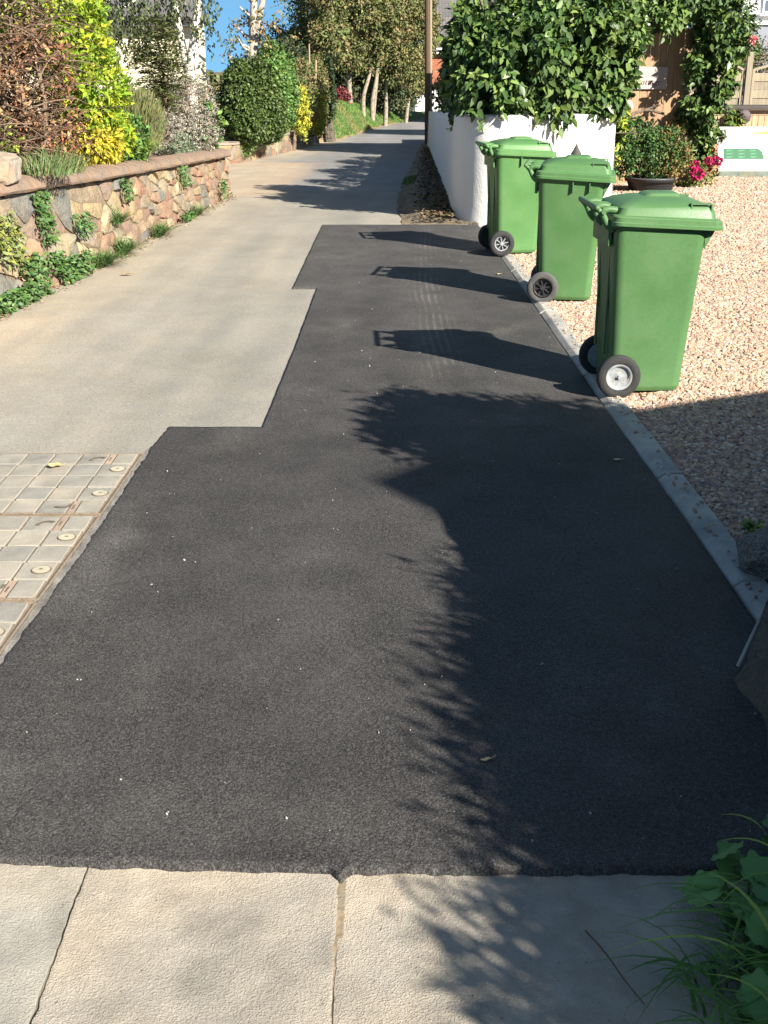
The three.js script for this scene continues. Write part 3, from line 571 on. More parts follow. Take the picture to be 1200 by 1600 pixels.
function rubbleWall(name, label, path, d0, d1, top, bands, thick, group) {
  const wall = thing(name, label, 'wall', [0, 0, 0], 0, group);
  const at = (d, v, dep) => { const e = 0.05, dx = path(d + e) - path(d - e), L = Math.hypot(dx, 2 * e), nx = 2 * e / L, nd = -dx / L; const b = dep + (0.10 - 0.13 * v); return P(path(d) + nx * b - 0.1, gy(d) + v, d + nd * b); };
  // mortar core
  const ds = range(d0, d1, 60), pos = [], uv = [], idx = [];
  ds.forEach(d => { const T = top(d) - gy(d); for (const [v, dep] of [[-0.12, 0.012], [T * 0.5, 0.012], [T, 0.012], [T, -thick], [-0.12, -thick]]) { const p = at(d, v, dep); pos.push(p.x, p.y, p.z); uv.push(d, v + (dep < 0 ? 1 : 0)); } });
  for (let i = 0; i < 60; i++) for (let j = 0; j < 4; j++) { const a = i * 5 + j, b = a + 5; idx.push(a, b, a + 1, a + 1, b, b + 1); }
  for (const r of [0, 60]) { const a = r * 5; r ? idx.push(a, a + 4, a + 3, a, a + 3, a + 2, a, a + 2, a + 1) : idx.push(a, a + 3, a + 4, a, a + 2, a + 3, a, a + 1, a + 2); }
  const g = new THREE.BufferGeometry(); g.setAttribute('position', new THREE.Float32BufferAttribute(pos, 3)); g.setAttribute('uv', new THREE.Float32BufferAttribute(uv, 2)); g.setIndex(idx); g.computeVertexNormals();
  mesh('mortar', g, MAT.mortar, wall);
  for (const [a, b, su, sv, pr] of bands) {
    const seeds = [], Tm = top((a + b) / 2) - gy((a + b) / 2) - 0.01; let v = sv * 0.45, row = 0;
    while (v < Tm) { let u = a + rr(0, su); while (u < b) { if (R() > 0.06) seeds.push([u, v + rr(-0.5, 0.5) * sv]); u += su * rr(0.35, 1.75); } v += sv * rr(0.85, 1.15); row++; }
    const cells = voronoi(seeds, sv / su * 1.15, [[a, -0.04], [b, -0.04], [b, top(b) - gy(b) - 0.005], [a, top(a) - gy(a) - 0.005]]);
    cells.forEach((c, k) => mesh('stone', stoneGeo(c, at, 0.007, pr * rr(0.5, 1.3), k * 0.173), stoneMats[Math.floor(Math.pow(R(), 1.25) * stoneMats.length)], wall));
  }
  return { wall, at };
}
const T1 = d => 0.80 - 0.0365 * (d - 8.7), T2 = d => interp([[25, 0.16], [25.9, 0.13], [30.5, 0.04], [38.7, -0.14]], d);
seed(401);
const w1 = rubbleWall('stone_wall', 'rubble stone garden wall with rounded pink coping at left', W1, 6.4, 17.25, T1, [[6.4, 10.4, 0.40, 0.18, 0.05], [10.4, 12.2, 0.30, 0.14, 0.04], [12.2, 14.4, 0.25, 0.10, 0.035], [14.4, 17.25, 0.27, 0.10, 0.03]], 0.26);
{ // coping: half-round lengths
  const cuts = [6.3, 8.2, 11.15, 14.2, 17.3];
  for (let k = 0; k < cuts.length - 1; k++) {
    const ds = range(cuts[k] + 0.006, cuts[k + 1] - 0.006, 24), prof = []; for (let j = 0; j <= 10; j++) { const a = Math.PI * j / 10; prof.push([-0.07 + 0.17 * Math.cos(a), 0.02 + 0.095 * Math.pow(Math.sin(a), 0.75)]); } prof.unshift([0.085, 0.0]); prof.push([-0.235, 0.0]);
    const pos = [], uv = [], idx = [], n = prof.length;
    ds.forEach(d => prof.forEach(([o, h], j) => { const T = T1(d) - gy(d), p = w1.at(d, T, o - 0.0); p.y += h + 0.006 * fb(d * 3, j * 0.4, k) ; p.x += 0.006 * N3(d * 4, j * 0.5, k); pos.push(p.x, p.y, p.z); uv.push(d, j * 0.045); }));
    for (let i = 0; i < ds.length - 1; i++) for (let j = 0; j < n; j++) { const a = i * n + j, b = i * n + (j + 1) % n; idx.push(a, a + n, b, b, a + n, b + n); }
    for (const r of [0, ds.length - 1]) for (let j = 1; j < n - 1; j++) { const a = r * n; r ? idx.push(a, a + j + 1, a + j) : idx.push(a, a + j, a + j + 1); }
    const g = new THREE.BufferGeometry(); g.setAttribute('position', new THREE.Float32BufferAttribute(pos, 3)); g.setAttribute('uv', new THREE.Float32BufferAttribute(uv, 2)); g.setIndex(idx);
    mesh('coping', toCreasedNormals(g, 0.8), MAT.coping, w1.wall);
  }
}
seed(402);
const w2 = rubbleWall('stone_wall', 'low rubble wall beyond the garden entrance, under the clipped hedge', W2, 25.0, 38.7, T2, [[25.0, 31, 0.42, 0.15, 0.035], [31, 38.7, 0.55, 0.17, 0.035]], 0.4);
{ const pos = [], uv = [], idx = [], ds = range(25, 38.7, 50); ds.forEach(d => [[0.05, -0.005], [0.055, 0.05], [-0.36, 0.055], [-0.37, -0.005]].forEach(([o, h], j) => { const p = w2.at(d, T2(d) - gy(d), o); pos.push(p.x + 0.012 * N3(d * 3, j, 3), p.y + h + 0.012 * N3(d * 4, j, 1), p.z); uv.push(d, j * 0.2); })); for (let i = 0; i < 50; i++) for (let j = 0; j < 3; j++) { const a = i * 4 + j; idx.push(a, a + 4, a + 1, a + 1, a + 4, a + 5); } const g = new THREE.BufferGeometry(); g.setAttribute('position', new THREE.Float32BufferAttribute(pos, 3)); g.setAttribute('uv', new THREE.Float32BufferAttribute(uv, 2)); g.setIndex(idx); g.computeVertexNormals(); mesh('coping', g, MAT.pinkrock, w2.wall); }
{ // end face of the far wall, in the shade of the hedge
  const t = thing('stone_gatepost', 'dark stone wall end where the far hedge stops', 'wall', [-1.72, gy(38.8), -38.95]);
  seed(403); const g0 = loft([{ y: -0.1, x0: -0.2, x1: 0.2, hw: 0.3, r: 0.08 }, { y: 0.5, x0: -0.17, x1: 0.14, hw: 0.25, r: 0.08 }, { y: 1.0, x0: -0.15, x1: 0.07, hw: 0.2, r: 0.08 }, { y: 1.06, x0: -0.1, x1: 0.02, hw: 0.12, r: 0.05 }], 4); mesh('core', uvBox(g0), MAT.mossy, t);
  for (let k = 0; k < 9; k++) { const y = rr(0, 0.85), g = boulder(rr(0.06, 0.1), rr(0.04, 0.07), 0.05, k * 3, 1, 0.2, 0.7); g.translate(rr(-0.1, 0.1) - 0.06 * y, y, 0.27 - 0.08 * y); mesh('stone', g, MAT.mossy, t); }
}
// raised garden soil behind the walls
structure('garden_bed', sheet(rowsTo(3, 24, 0.4, 1.01), d => range(-16, W1(Math.min(d, 17.25)) - 0.27 - (d > 17.25 ? (d - 17.25) * 0.25 : 0), 26), (x, d) => { const e = W1(Math.min(d, 17.25)) - 0.27 - x; return T1(Math.min(d, 17.2)) + 0.02 - 0.7 * sstep(17.4, 18.3, d) * sstep(2.0, 0.0, e) + 0.03 * fb(x * 2, d * 2) + 0.10 * clamp(e, 0, 3); }, null), MAT.earth, 'raised bed of dark soil behind the left wall', 'soil');
structure('hedge_bank', sheet(rowsTo(24.8, 40, 0.5, 1.01), d => range(-16, W2(Math.min(d, 38.7)) - 0.3, 18), (x, d) => { const e = W2(Math.min(d, 38.7)) - 0.3 - x; return T2(Math.min(d, 38.7)) + 0.0 + 0.08 * clamp(e, 0, 4) + 0.03 * fb(x, d) - (d > 38.7 ? 0.4 : 0); }, null), MAT.earth, 'raised soil behind the far low wall', 'soil');

// ================================================================ white rendered wall
{
  const t = thing('white_wall', 'low white rendered wall with rounded corner behind the bins', 'wall');
  // plan line (outer face) from far along the lane, round the corner, to the right end
  const plan = []; for (const d of range(33.6, 14.5, 30)) plan.push([WX(d), d]);
  for (let k = 1; k <= 16; k++) { const a = k / 16, p0 = [WX(14.5), 14.5], p1 = [0.79, 13.38], p2 = [1.6, 13.62]; plan.push([(1 - a) ** 2 * p0[0] + 2 * a * (1 - a) * p1[0] + a * a * p2[0], (1 - a) ** 2 * p0[1] + 2 * a * (1 - a) * p1[1] + a * a * p2[1]]); }
  for (let k = 1; k <= 14; k++) plan.push([lerp(1.6, 2.68, k / 14), lerp(13.62, 14.4, k / 14)]);
  const n = plan.length, topOf = ([x, d]) => interp([[13.5, 1.18], [14.7, 1.15], [33.6, 0.51]], d);
  const nrm = i => { const a = plan[Math.max(0, i - 1)], b = plan[Math.min(n - 1, i + 1)], dx = b[0] - a[0], dd = b[1] - a[1], L = Math.hypot(dx, dd); return [dd / L, -dx / L]; };
  const pos = [], uv = [], idx = []; let s = 0; const prof = [];
  plan.forEach((p, i) => {
    if (i) s += Math.hypot(p[0] - plan[i - 1][0], p[1] - plan[i - 1][1]);
    const [nx, nd] = nrm(i), y0 = gy(p[1]) - 0.1, T = topOf(p), pr = [];
    for (let k = 0; k <= 8; k++) pr.push([0.035 * Math.exp(-k * 0.9) + 0.004 * N3(s * 1.3, k * 0.6, 2), lerp(y0, T - 0.03, k / 8)]);
    pr.push([-0.004, T - 0.012], [-0.02, T], [-0.11, T + 0.004], [-0.2, T], [-0.215, T - 0.02], [-0.215, y0]);
    pr.forEach(([o, y], k) => { pos.push(p[0] + nx * o, y + 0.0, -(p[1] + nd * o)); uv.push(s, y + (k > 9 ? k * 0.1 : 0)); });
  });
  const m = 15; for (let i = 0; i < n - 1; i++) for (let j = 0; j < m - 1; j++) { const a = i * m + j, b = a + m; idx.push(a, a + 1, b, b, a + 1, b + 1); }
  for (const r of [0, n - 1]) for (let j = 1; j < m - 1; j++) { const a = r * m; r ? idx.push(a, a + j, a + j + 1) : idx.push(a, a + j + 1, a + j); }
  const g = new THREE.BufferGeometry(); g.setAttribute('position', new THREE.Float32BufferAttribute(pos, 3)); g.setAttribute('uv', new THREE.Float32BufferAttribute(uv, 2)); g.setIndex(idx);
  mesh('render', toCreasedNormals(g, 0.9), MAT.white, t);
  const stains = []; seed(55); for (let k = 0; k < 26; k++) { const i = 30 + Math.floor(R() * 10), p = plan[i], [nx, nd] = nrm(i); const b = boulder(rr(0.02, 0.06), rr(0.012, 0.03), rr(0.02, 0.05), k, 1); b.translate(p[0] + nx * rr(0.03, 0.09), gy(p[1]) + 0.01, -(p[1] + nd * rr(0.04, 0.09))); stains.push(b); }
  mesh('dirt_clods', merge(stains), MAT.earth, t).userData.kind = 'stuff';
  // garden soil behind it
  structure('wall_garden', sheet(rowsTo(13.95, 40, 0.5, 1.0), d => range(WX(Math.min(d, 33)) + 0.16, d < 14.6 ? 1.7 : d < 16 ? 2.6 : 3.4, 6), (x, d) => topOf([0, d]) - 0.25, null), MAT.earth, 'soil of the raised garden behind the white wall', 'soil');
}

// ================================================================ wheelie bins
const binMats = [[0.085, 0.19, 0.072], [0.085, 0.197, 0.07], [0.098, 0.235, 0.076]].map(c => new THREE.MeshPhysicalMaterial({ color: lin(...c), roughness: 0.62, roughnessMap: TB.rough, map: TB.map, bumpMap: TB.bump, bumpScale: 0.0004, specularIntensity: 0.7 }));
const rubber = M([0.035, 0.035, 0.036], 0.85, { map: TS.map, bumpMap: TS.bump, bumpScale: 0.002 });
const rubberGrey = M([0.10, 0.10, 0.095], 0.9, { map: TS.map, bumpMap: TS.bump, bumpScale: 0.002 });
const hubGrey = M([0.33, 0.35, 0.36], 0.7, { map: TS.map }), hubBlack = M([0.025, 0.025, 0.027], 0.55);
function makeBin(label, pos, turn, kind, mat) {
  const t = thing('wheelie_bin', label, 'wheelie bin', pos, turn, 'green wheelie bins along the kerb');
  const slope = (x, y) => y > 0.88 ? -0.05 * (x + 0.26) : 0;
  const H = v => v;
  // tub
  const ring = (y, e = 0, r = 0.055) => { const k = (y - 0.02) / 0.9; return { y, x0: lerp(-0.185, -0.225, k) - e, x1: lerp(0.20, 0.262, k) + e, hw: lerp(0.205, 0.262, k) + e, r }; };
  const tub = loft([{ ...ring(0.015, -0.03) }, ring(0.022, -0.008), ring(0.04), ring(0.052, 0.002), ring(0.06, 0.0), ring(0.3), ring(0.6), ring(0.84), ring(0.885, 0.0), ring(0.895, 0.012), ring(0.905, 0.022), ring(0.93, 0.022), ring(0.93, -0.02), ring(0.90, -0.03)], 6);
  const body = mesh('body', uvBox(tub), mat, t);
  // recessed back channel lip and wheel arch ribs on the back
  mesh('back_rib', uvBox(merge([box(0.012, 0.62, 0.02, -0.213, 0.52, 0.12, 0.004), box(0.012, 0.62, 0.02, -0.213, 0.52, -0.12, 0.004)])), mat, body);
  // gussets under the rim
  const gus = (x, z, h) => { const g = box(0.008, h, 0.026, x, 0.895 - h / 2, z); return g; };
  const gl = kind === 1 ? [[0.03, 0.08], [0.15, 0.08]] : kind === 2 ? [[0.0, 0.08]] : [];
  for (const s of [-1, 1]) for (const [x, h] of gl) mesh('gusset', gus(x, s * 0.268, h), mat, body);
  const cornerRib = new THREE.Shape([[0, 0], [0.055, 0.11], [0.055, 0.125], [-0.005, 0.125]].map(p => new THREE.Vector2(...p)));
  for (const s of [-1, 1]) { const g = new THREE.ExtrudeGeometry(cornerRib, { depth: 0.014, bevelEnabled: false }); g.translate(0.252, 0.785, s * 0.225 - 0.007); mesh('front_rib', g, mat, body); }
  // lid
  const lr = (y, e, r, x0 = -0.245, x1 = 0.335) => ({ y, x0: x0 - e, x1: x1 + e, hw: 0.293 + e, r });
  const lid = loft([lr(0.945, -0.012, 0.05), lr(0.915, -0.010, 0.05), lr(0.914, 0, 0.052), lr(0.93, 0.0, 0.052), lr(0.934, -0.004, 0.05), lr(0.956, -0.005, 0.05), lr(0.962, -0.010, 0.05), lr(0.966, -0.030, 0.045), lr(0.972, -0.034, 0.045), lr(1.0, -0.04, 0.045), lr(1.008, -0.052, 0.05), lr(1.022, -0.085, 0.06), lr(1.036, -0.14, 0.06), lr(1.043, -0.21, 0.05)], 5, (x, y) => slope(x, y) + (y > 1.0 ? 0.016 * sstep(-0.25, 0.15, x) : 0));
  const lm = mesh('lid', uvBox(lid), mat, t);
  // grab recess at the lid's front corners
  for (const s of [-1, 1]) { const g = merge([box(0.11, 0.009, 0.03, 0.215, 1.014, s * 0.232, 0.003), box(0.009, 0.04, 0.03, 0.163, 0.998, s * 0.232, 0.003), box(0.009, 0.04, 0.03, 0.268, 0.995, s * 0.232, 0.003)]); mesh('lid_grip', g, mat, lm); }
  mesh('lid_ridge', uvBox((() => { const g = loft([{ y: 1.03, x0: -0.06, x1: 0.15, hw: 0.10, r: 0.03 }, { y: 1.052, x0: -0.03, x1: 0.14, hw: 0.085, r: 0.03 }, { y: 1.055, x0: -0.01, x1: 0.13, hw: 0.075, r: 0.03 }], 4); return g; })()), mat, lm);
  // hinge arms, pins and handle bar
  for (const z of [-0.2, -0.03, 0.03, 0.2]) {
    const g = limb([V(-0.19, 0.975, z), V(-0.25, 0.985, z), V(-0.285, 0.978, z)], 0.02, 0.018, 8); g.scale(1, 1, 1); mesh('hinge_arm', g, mat, lm);
  }
  for (const z of [-0.225, 0.225]) { const g = new THREE.CylinderGeometry(0.0125, 0.0125, 0.03, 14); g.rotateX(Math.PI / 2); g.translate(-0.285, 0.975, z); mesh('hinge_pin', g, mat, lm); }
  for (const z of [-0.215, 0.0, 0.215]) { const g = limb([V(-0.225, 0.885, z), V(-0.258, 0.91, z), V(-0.29, 0.965, z), V(-0.318, 0.992, z)], 0.022, 0.013, 8); mesh('handle_bracket', g, mat, t); }
  const bar = new THREE.CapsuleGeometry(0.0145, 0.45, 5, 12); bar.rotateX(Math.PI / 2); bar.translate(-0.32, 0.995, 0); mesh('handle_bar', bar, mat, t);
  const web = box(0.02, 0.10, 0.40, -0.238, 0.845, 0, 0.006); mesh('handle_plate', web, mat, t);
  // axle and wheels
  const ax = new THREE.CylinderGeometry(0.011, 0.011, 0.5, 10); ax.rotateX(Math.PI / 2); ax.translate(-0.155, 0.117, 0); mesh('axle', ax, hubBlack, t);
  for (const s of [-1, 1]) {
    const w = new THREE.Group(); w.name = 'wheel'; w.position.set(-0.155, 0.117, s * 0.258); w.scale.set(1.11, 1.11, 1); t.add(w);
    const prof = [[0.066, -0.022], [0.074, -0.026], [0.088, -0.027], [0.100, -0.022], [0.1055, -0.012], [0.106, 0], [0.1055, 0.012], [0.100, 0.022], [0.088, 0.027], [0.074, 0.026], [0.066, 0.022]].map(p => new THREE.Vector2(...p));
    const ty = new THREE.LatheGeometry(prof, 36); ty.rotateX(Math.PI / 2); mesh('tyre', ty, kind === 1 ? rubberGrey : rubber, w);
    const rimMat = kind === 1 ? hubBlack : hubGrey;
    if (kind === 0) {
      const rp = [[0.0, 0.012], [0.014, 0.012], [0.016, 0.006], [0.048, 0.004], [0.052, 0.016], [0.062, 0.020], [0.067, 0.018], [0.067, -0.02], [0, -0.02]].map(p => new THREE.Vector2(...p)); const rg = new THREE.LatheGeometry(rp, 30); rg.rotateX(Math.PI / 2); if (s < 0) rg.rotateX(Math.PI); const rim = mesh('rim', rg, rimMat, w);
      const cap = new THREE.CylinderGeometry(0.007, 0.009, 0.012, 12); cap.rotateX(Math.PI / 2); cap.translate(0, 0, s * 0.016); mesh('axle_cap', cap, hubGrey, rim);
    } else {
      const gs = []; const hoop = new THREE.TorusGeometry(0.06, 0.007, 8, 28); gs.push(hoop); const hub = new THREE.CylinderGeometry(0.016, 0.018, 0.03, 14); hub.rotateX(Math.PI / 2); gs.push(hub);
      for (let k = 0; k < 8; k++) { const sp = box(0.044, 0.007, 0.012, 0.037, 0, 0); sp.rotateZ(k * Math.PI / 4 + 0.2); gs.push(sp); }
      mesh('rim', merge(gs), rimMat, w);
      const back = new THREE.CylinderGeometry(0.062, 0.062, 0.006, 24); back.rotateX(Math.PI / 2); back.translate(0, 0, -s * 0.012); mesh('hub_disc', back, hubBlack, w);
    }
  }
  return t;
}
makeBin('nearest green wheelie bin, with solid pale grey wheel discs', [1.405, 0.014, -6.46], 0.03, 0, binMats[0]);
makeBin('middle green wheelie bin, with black spoked wheel hubs', [1.385, 0.014, -9.12], -0.17, 1, binMats[1]);
makeBin('farthest green wheelie bin, nearest the white wall', [1.22, 0.014, -11.5], 0.13, 2, binMats[2]);

// ================================================================ right-hand garden: gate, fence, pots, sign
{
  seed(500);
  // gate of vertical boards with a lettered name board
  const gate = thing('wooden_gate', 'close-boarded tan wooden gate behind the climber', 'gate', [0, 0, 0]);
  for (let k = 0; k < 11; k++) { const w = 0.125, g = new RoundedBoxGeometry(w - 0.003, 2.3, 0.02, 1, 0.004); g.translate(3.3 + k * w, 1.12 + gy(19), -19 + rr(-0.003, 0.003)); mesh('board', uvBox(g, 1), MAT.gatewood, gate); }
  mesh('rail', uvBox(merge([box(1.4, 0.1, 0.03, 3.92, 0.3, -19.03), box(1.4, 0.1, 0.03, 3.92, 1.35, -19.03)])), MAT.gatewood, gate);
  const postA = box(0.12, 2.3, 0.12, 3.16, 1.1, -19), postB = box(0.12, 2.3, 0.12, 4.78, 1.1, -19); mesh('post', uvBox(postA), MAT.wood2, gate); mesh('post', uvBox(postB), MAT.wood2, gate);
  const cv = document.createElement('canvas'); cv.width = 512; cv.height = 280; const cx = cv.getContext('2d');
  cx.fillStyle = '#b5aaa6'; cx.fillRect(0, 0, 512, 280); cx.fillStyle = '#4a433f'; cx.font = 'italic bold 92px serif'; cx.textAlign = 'center'; cx.textBaseline = 'middle'; cx.fillText('Cottage', 256, 196);
  const ct = new THREE.CanvasTexture(cv); ct.colorSpace = THREE.SRGBColorSpace;
  const nb = thing('name_board', 'grey house name board lettered Cottage on the gate', 'sign', [3.98, 1.50, -18.965]);
  mesh('board', new RoundedBoxGeometry(0.56, 0.32, 0.022, 2, 0.006), M([0.42, 0.38, 0.36], 0.8), nb);
  const face = new THREE.PlaneGeometry(0.55, 0.305); face.translate(0, 0, 0.0135); mesh('lettering', face, new THREE.MeshStandardMaterial({ map: ct, roughness: 0.8 }), nb);

  // fence panels with a bowed top, boards lapped
  const fz = -24.2;
  const panel = (x0, x1, label) => {
    const t = thing('timber_fence', label, 'fence', [0, 0, 0], 0, 'bow-topped fence panels'), y0 = gy(24), mid = (x0 + x1) / 2, hw = (x1 - x0) / 2;
    const topAt = x => 1.56 + 0.16 * (1 - ((x - mid) / hw) ** 2);
    for (const s of [-1, 1]) { const g = box(0.045, 1.62 - y0, 0.05, mid + s * (hw - 0.022), (1.56 + y0) / 2, fz); mesh('stile', uvBox(g), MAT.wood, t); }
    const pts = range(x0, x1, 10).map(x => V(x, topAt(x), fz)); const tr = new THREE.Shape(); range(x0, x1, 14).forEach((x, i) => i ? tr.lineTo(x, topAt(x)) : tr.moveTo(x, topAt(x))); range(x1, x0, 14).forEach(x => tr.lineTo(x, topAt(x) + 0.045)); const tg = new THREE.ExtrudeGeometry(tr, { depth: 0.06, bevelEnabled: false }); tg.translate(0, 0, fz - 0.03); mesh('top_rail', uvBox(tg), MAT.wood, t);
    for (let k = 0; k < 11; k++) {
      const yb = 0.02 + k * 0.152, h = 0.148; const xin = yb + h > 1.56 ? hw * Math.sqrt(clamp(1 - (yb + h - 1.58) / 0.16, 0.05, 1)) : hw - 0.045; if (yb > 1.66) continue;
      const g = box(Math.max(0.1, 2 * Math.min(hw - 0.045, xin)), h, 0.014, mid, yb + h / 2 + y0 * 0, fz + (k % 2 ? 0.008 : -0.008)); g.rotateX(0); mesh('board', uvBox(g), k % 2 ? MAT.wood : MAT.wood2, t);
    }
    for (const f of [-0.33, 0.33]) mesh('batten', uvBox(box(0.04, 1.5, 0.02, mid + f * hw * 2, 0.78, fz - 0.03)), MAT.wood2, t);
  };
  panel(5.85, 6.9, 'bow-topped fence panel left of the square fence post');
  panel(7.06, 8.85, 'bow-topped fence panel right of the square fence post, cut by the frame');
  const fp = box(0.11, 2.15, 0.11, 6.98, 0.84, fz + 0.02, 0.006); tag(mesh('fence_post', uvBox(fp), MAT.wood2, scene), 'square wooden post between the two fence panels', 'post');

  // slatted chest with a dark top
  const ch = thing('wooden_chest', 'pale slatted wooden chest with dark flat top before the fence', 'chest', [0, gy(22), 0]); ch.scale.y = 1.15;
  const cxx0 = 5.7, cw = 2.4; for (let k = 0; k < 22; k++) { const g = box(cw / 22 - 0.008, 0.86, 0.02, cxx0 + (k + 0.5) * cw / 22, 0.5, -21.9); mesh('slat', uvBox(g), MAT.palewood, ch); }
  mesh('carcass', box(cw, 0.84, 0.7, cxx0 + cw / 2, 0.45, -22.27), MAT.wood2, ch); mesh('top_rail', uvBox(box(cw, 0.075, 0.028, cxx0 + cw / 2, 0.915, -21.895)), MAT.palewood, ch);
  mesh('top', uvBox(box(cw + 0.2, 0.05, 0.95, cxx0 + cw / 2 - 0.1, 0.985, -22.25, 0.012)), MAT.darktop, ch);
  const helm = boulder(0.12, 0.12, 0.1, 4, 3, 0.1, 0.9); helm.translate(6.28, 0.84, -21.78); const bag = tag(mesh('hanging_bag', helm, M([0.09, 0.07, 0.07], 0.7), scene), 'small dark bag hanging at the chest front', 'bag');
  const cl = new Leaves(); foliage([[6.1, 0.78, 21.75, 0.14, 0.12, 0.08]], { sprigs: 60, per: 5, len: 0.09, wid: 0.04, pal: [[0.1, 0.17, 0.03], [0.16, 0.2, 0.04]] }, cl); tag(mesh('trailing_plant', cl.geo(), MAT.leaf, scene), 'little trailing plant on the chest front beside the bag', 'plant');

  // printed board leaning on the chest
  const c2 = document.createElement('canvas'); c2.width = 1024; c2.height = 640; const q = c2.getContext('2d');
  q.fillStyle = '#c6c8cd'; q.fillRect(0, 0, 1024, 640);
  q.fillStyle = '#b98a56'; q.beginPath(); q.moveTo(330, 70); q.lineTo(520, 30); q.lineTo(760, 20); q.lineTo(760, 95); q.lineTo(350, 95); q.fill();
  q.fillStyle = '#8e8f94'; q.fillRect(0, 112, 1024, 3);
  q.fillStyle = '#a9adbd'; q.beginPath(); q.moveTo(30, 180); q.lineTo(120, 165); q.lineTo(190, 255); q.lineTo(40, 255); q.fill();
  q.fillStyle = '#1c5f3b'; q.beginPath(); q.moveTo(40, 290); q.lineTo(370, 290); q.lineTo(410, 330); q.lineTo(430, 440); q.lineTo(40, 440); q.fill();
  q.fillStyle = '#4d8f6b'; for (let r = 0; r < 3; r++) for (let k = 0; k < 3; k++) { q.fillRect(70 + k * 115, 310 + r * 45, 60, 7); q.fillRect(70 + k * 115, 323 + r * 45, 40, 5); }
  q.fillStyle = '#a5a1ad'; q.fillRect(450, 300, 540, 120); q.fillStyle = '#b4b1ba'; q.fillRect(640, 310, 330, 110);
  q.fillStyle = '#6d737b'; for (let k = 0; k < 3; k++) for (let r = 0; r < 4; r++) q.fillRect(270 + k * 240, 170 + r * 22, 150 - 25 * (r % 2), 4);
  q.fillStyle = '#83878d'; for (let k = 0; k < 5; k++) for (let r = 0; r < 5; r++) q.fillRect(60 + k * 185, 480 + r * 24, 120 - 30 * ((r + k) % 3), 4);
  const st = new THREE.CanvasTexture(c2); st.colorSpace = THREE.SRGBColorSpace;
  const sb = thing('leaning_board', 'white printed board with a green block leaning on the wooden chest', 'sign', [6.62, gy(20.8) + 0.06, -20.85]);
  const gp = new THREE.Group(); gp.rotation.x = -0.5; gp.name = 'panel'; sb.add(gp);
  mesh('backing', box(1.86, 0.86, 0.03, 0, 0.43, -0.012, 0.005), MAT.trim, gp); const pf = new THREE.PlaneGeometry(1.82, 0.82); pf.translate(0, 0.43, 0.006); mesh('print', pf, new THREE.MeshStandardMaterial({ map: st, roughness: 0.55 }), gp);
  mesh('foot', uvBox(box(1.9, 0.12, 0.14, 0, 0.0, 0.0, 0.01)), M([0.22, 0.25, 0.2], 0.9, { map: TS.map }), sb);

  // tub, pots, flowers
  const tub = thing('planter_tub', 'wide black plastic tub holding the mixed shrub', 'planter', [3.86, gy(17.7), -17.7]);
  const tp = [[0, 0], [0.28, 0], [0.30, 0.02], [0.345, 0.16], [0.375, 0.165], [0.385, 0.20], [0.375, 0.215], [0.345, 0.21], [0.33, 0.15], [0, 0.15]].map(p => new THREE.Vector2(...p)); mesh('tub', new THREE.LatheGeometry(tp, 40), MAT.pot, tub);
  const rim = new THREE.TorusGeometry(0.378, 0.012, 8, 44); rim.rotateX(Math.PI / 2); rim.translate(0, 0.212, 0); mesh('rim', rim, M([0.09, 0.095, 0.11], 0.5), tub);
  const so = new THREE.CylinderGeometry(0.335, 0.335, 0.02, 30); so.translate(0, 0.165, 0); mesh('soil', so, MAT.earth, tub);
  const sh = thing('potted_shrub', 'small-leaved green and russet shrub growing from the black tub', 'shrub', [0, 0, 0]);
  let L = foliage([[3.55, 0.62, 17.5, 0.42, 0.38, 0.4], [3.3, 0.52, 17.4, 0.3, 0.32, 0.3], [3.9, 0.52, 17.6, 0.4, 0.36, 0.4]], { sprigs: 1900, per: 6, len: 0.045, wid: 0.026, pal: [[0.05, 0.12, 0.03], [0.08, 0.16, 0.04], [0.04, 0.09, 0.03]], spread: 0.06, thr: -0.3, freq: 4 });
  foliage([[4.02, 0.5, 17.6, 0.36, 0.38, 0.35]], { sprigs: 600, per: 6, len: 0.042, wid: 0.022, pal: [[0.24, 0.13, 0.06], [0.2, 0.16, 0.05], [0.12, 0.13, 0.04], [0.3, 0.2, 0.08]], spread: 0.06, thr: -0.2, freq: 4 }, L);
  mesh('foliage', L.geo(), MAT.leaf, sh); const stems = []; for (let k = 0; k < 14; k++) { const a = rr(0, 6.28), x = 3.86 + 0.15 * Math.cos(a), d = 17.7 + 0.15 * Math.sin(a); stems.push(limb([P(x, 0.1, d), P(x - 0.15 + 0.2 * Math.cos(a), 0.4, d + 0.1 * Math.sin(a)), P(x - 0.25 + 0.5 * Math.cos(a), 0.75, d + 0.25 * Math.sin(a))], 0.01, 0.004, 5)); } mesh('stems', merge(stems), MAT.twig, sh);
  const tc = thing('terracotta_pot', 'pale square terracotta pot beside the leaning board', 'pot', [5.17, gy(19.6), -19.6]); mesh('pot', uvBox(loft([{ y: 0, x0: -0.08, x1: 0.08, hw: 0.08, r: 0.015 }, { y: 0.24, x0: -0.11, x1: 0.11, hw: 0.11, r: 0.015 }, { y: 0.245, x0: -0.125, x1: 0.125, hw: 0.125, r: 0.015 }, { y: 0.29, x0: -0.125, x1: 0.125, hw: 0.125, r: 0.015 }, { y: 0.285, x0: -0.1, x1: 0.1, hw: 0.1, r: 0.01 }, { y: 0.22, x0: -0.09, x1: 0.09, hw: 0.09, r: 0.01 }], 3)), MAT.terracotta, tc);
  const fl = thing('geranium', 'magenta geraniums flowering between the tub and the terracotta pot', 'flowers', [0, 0, 0]);
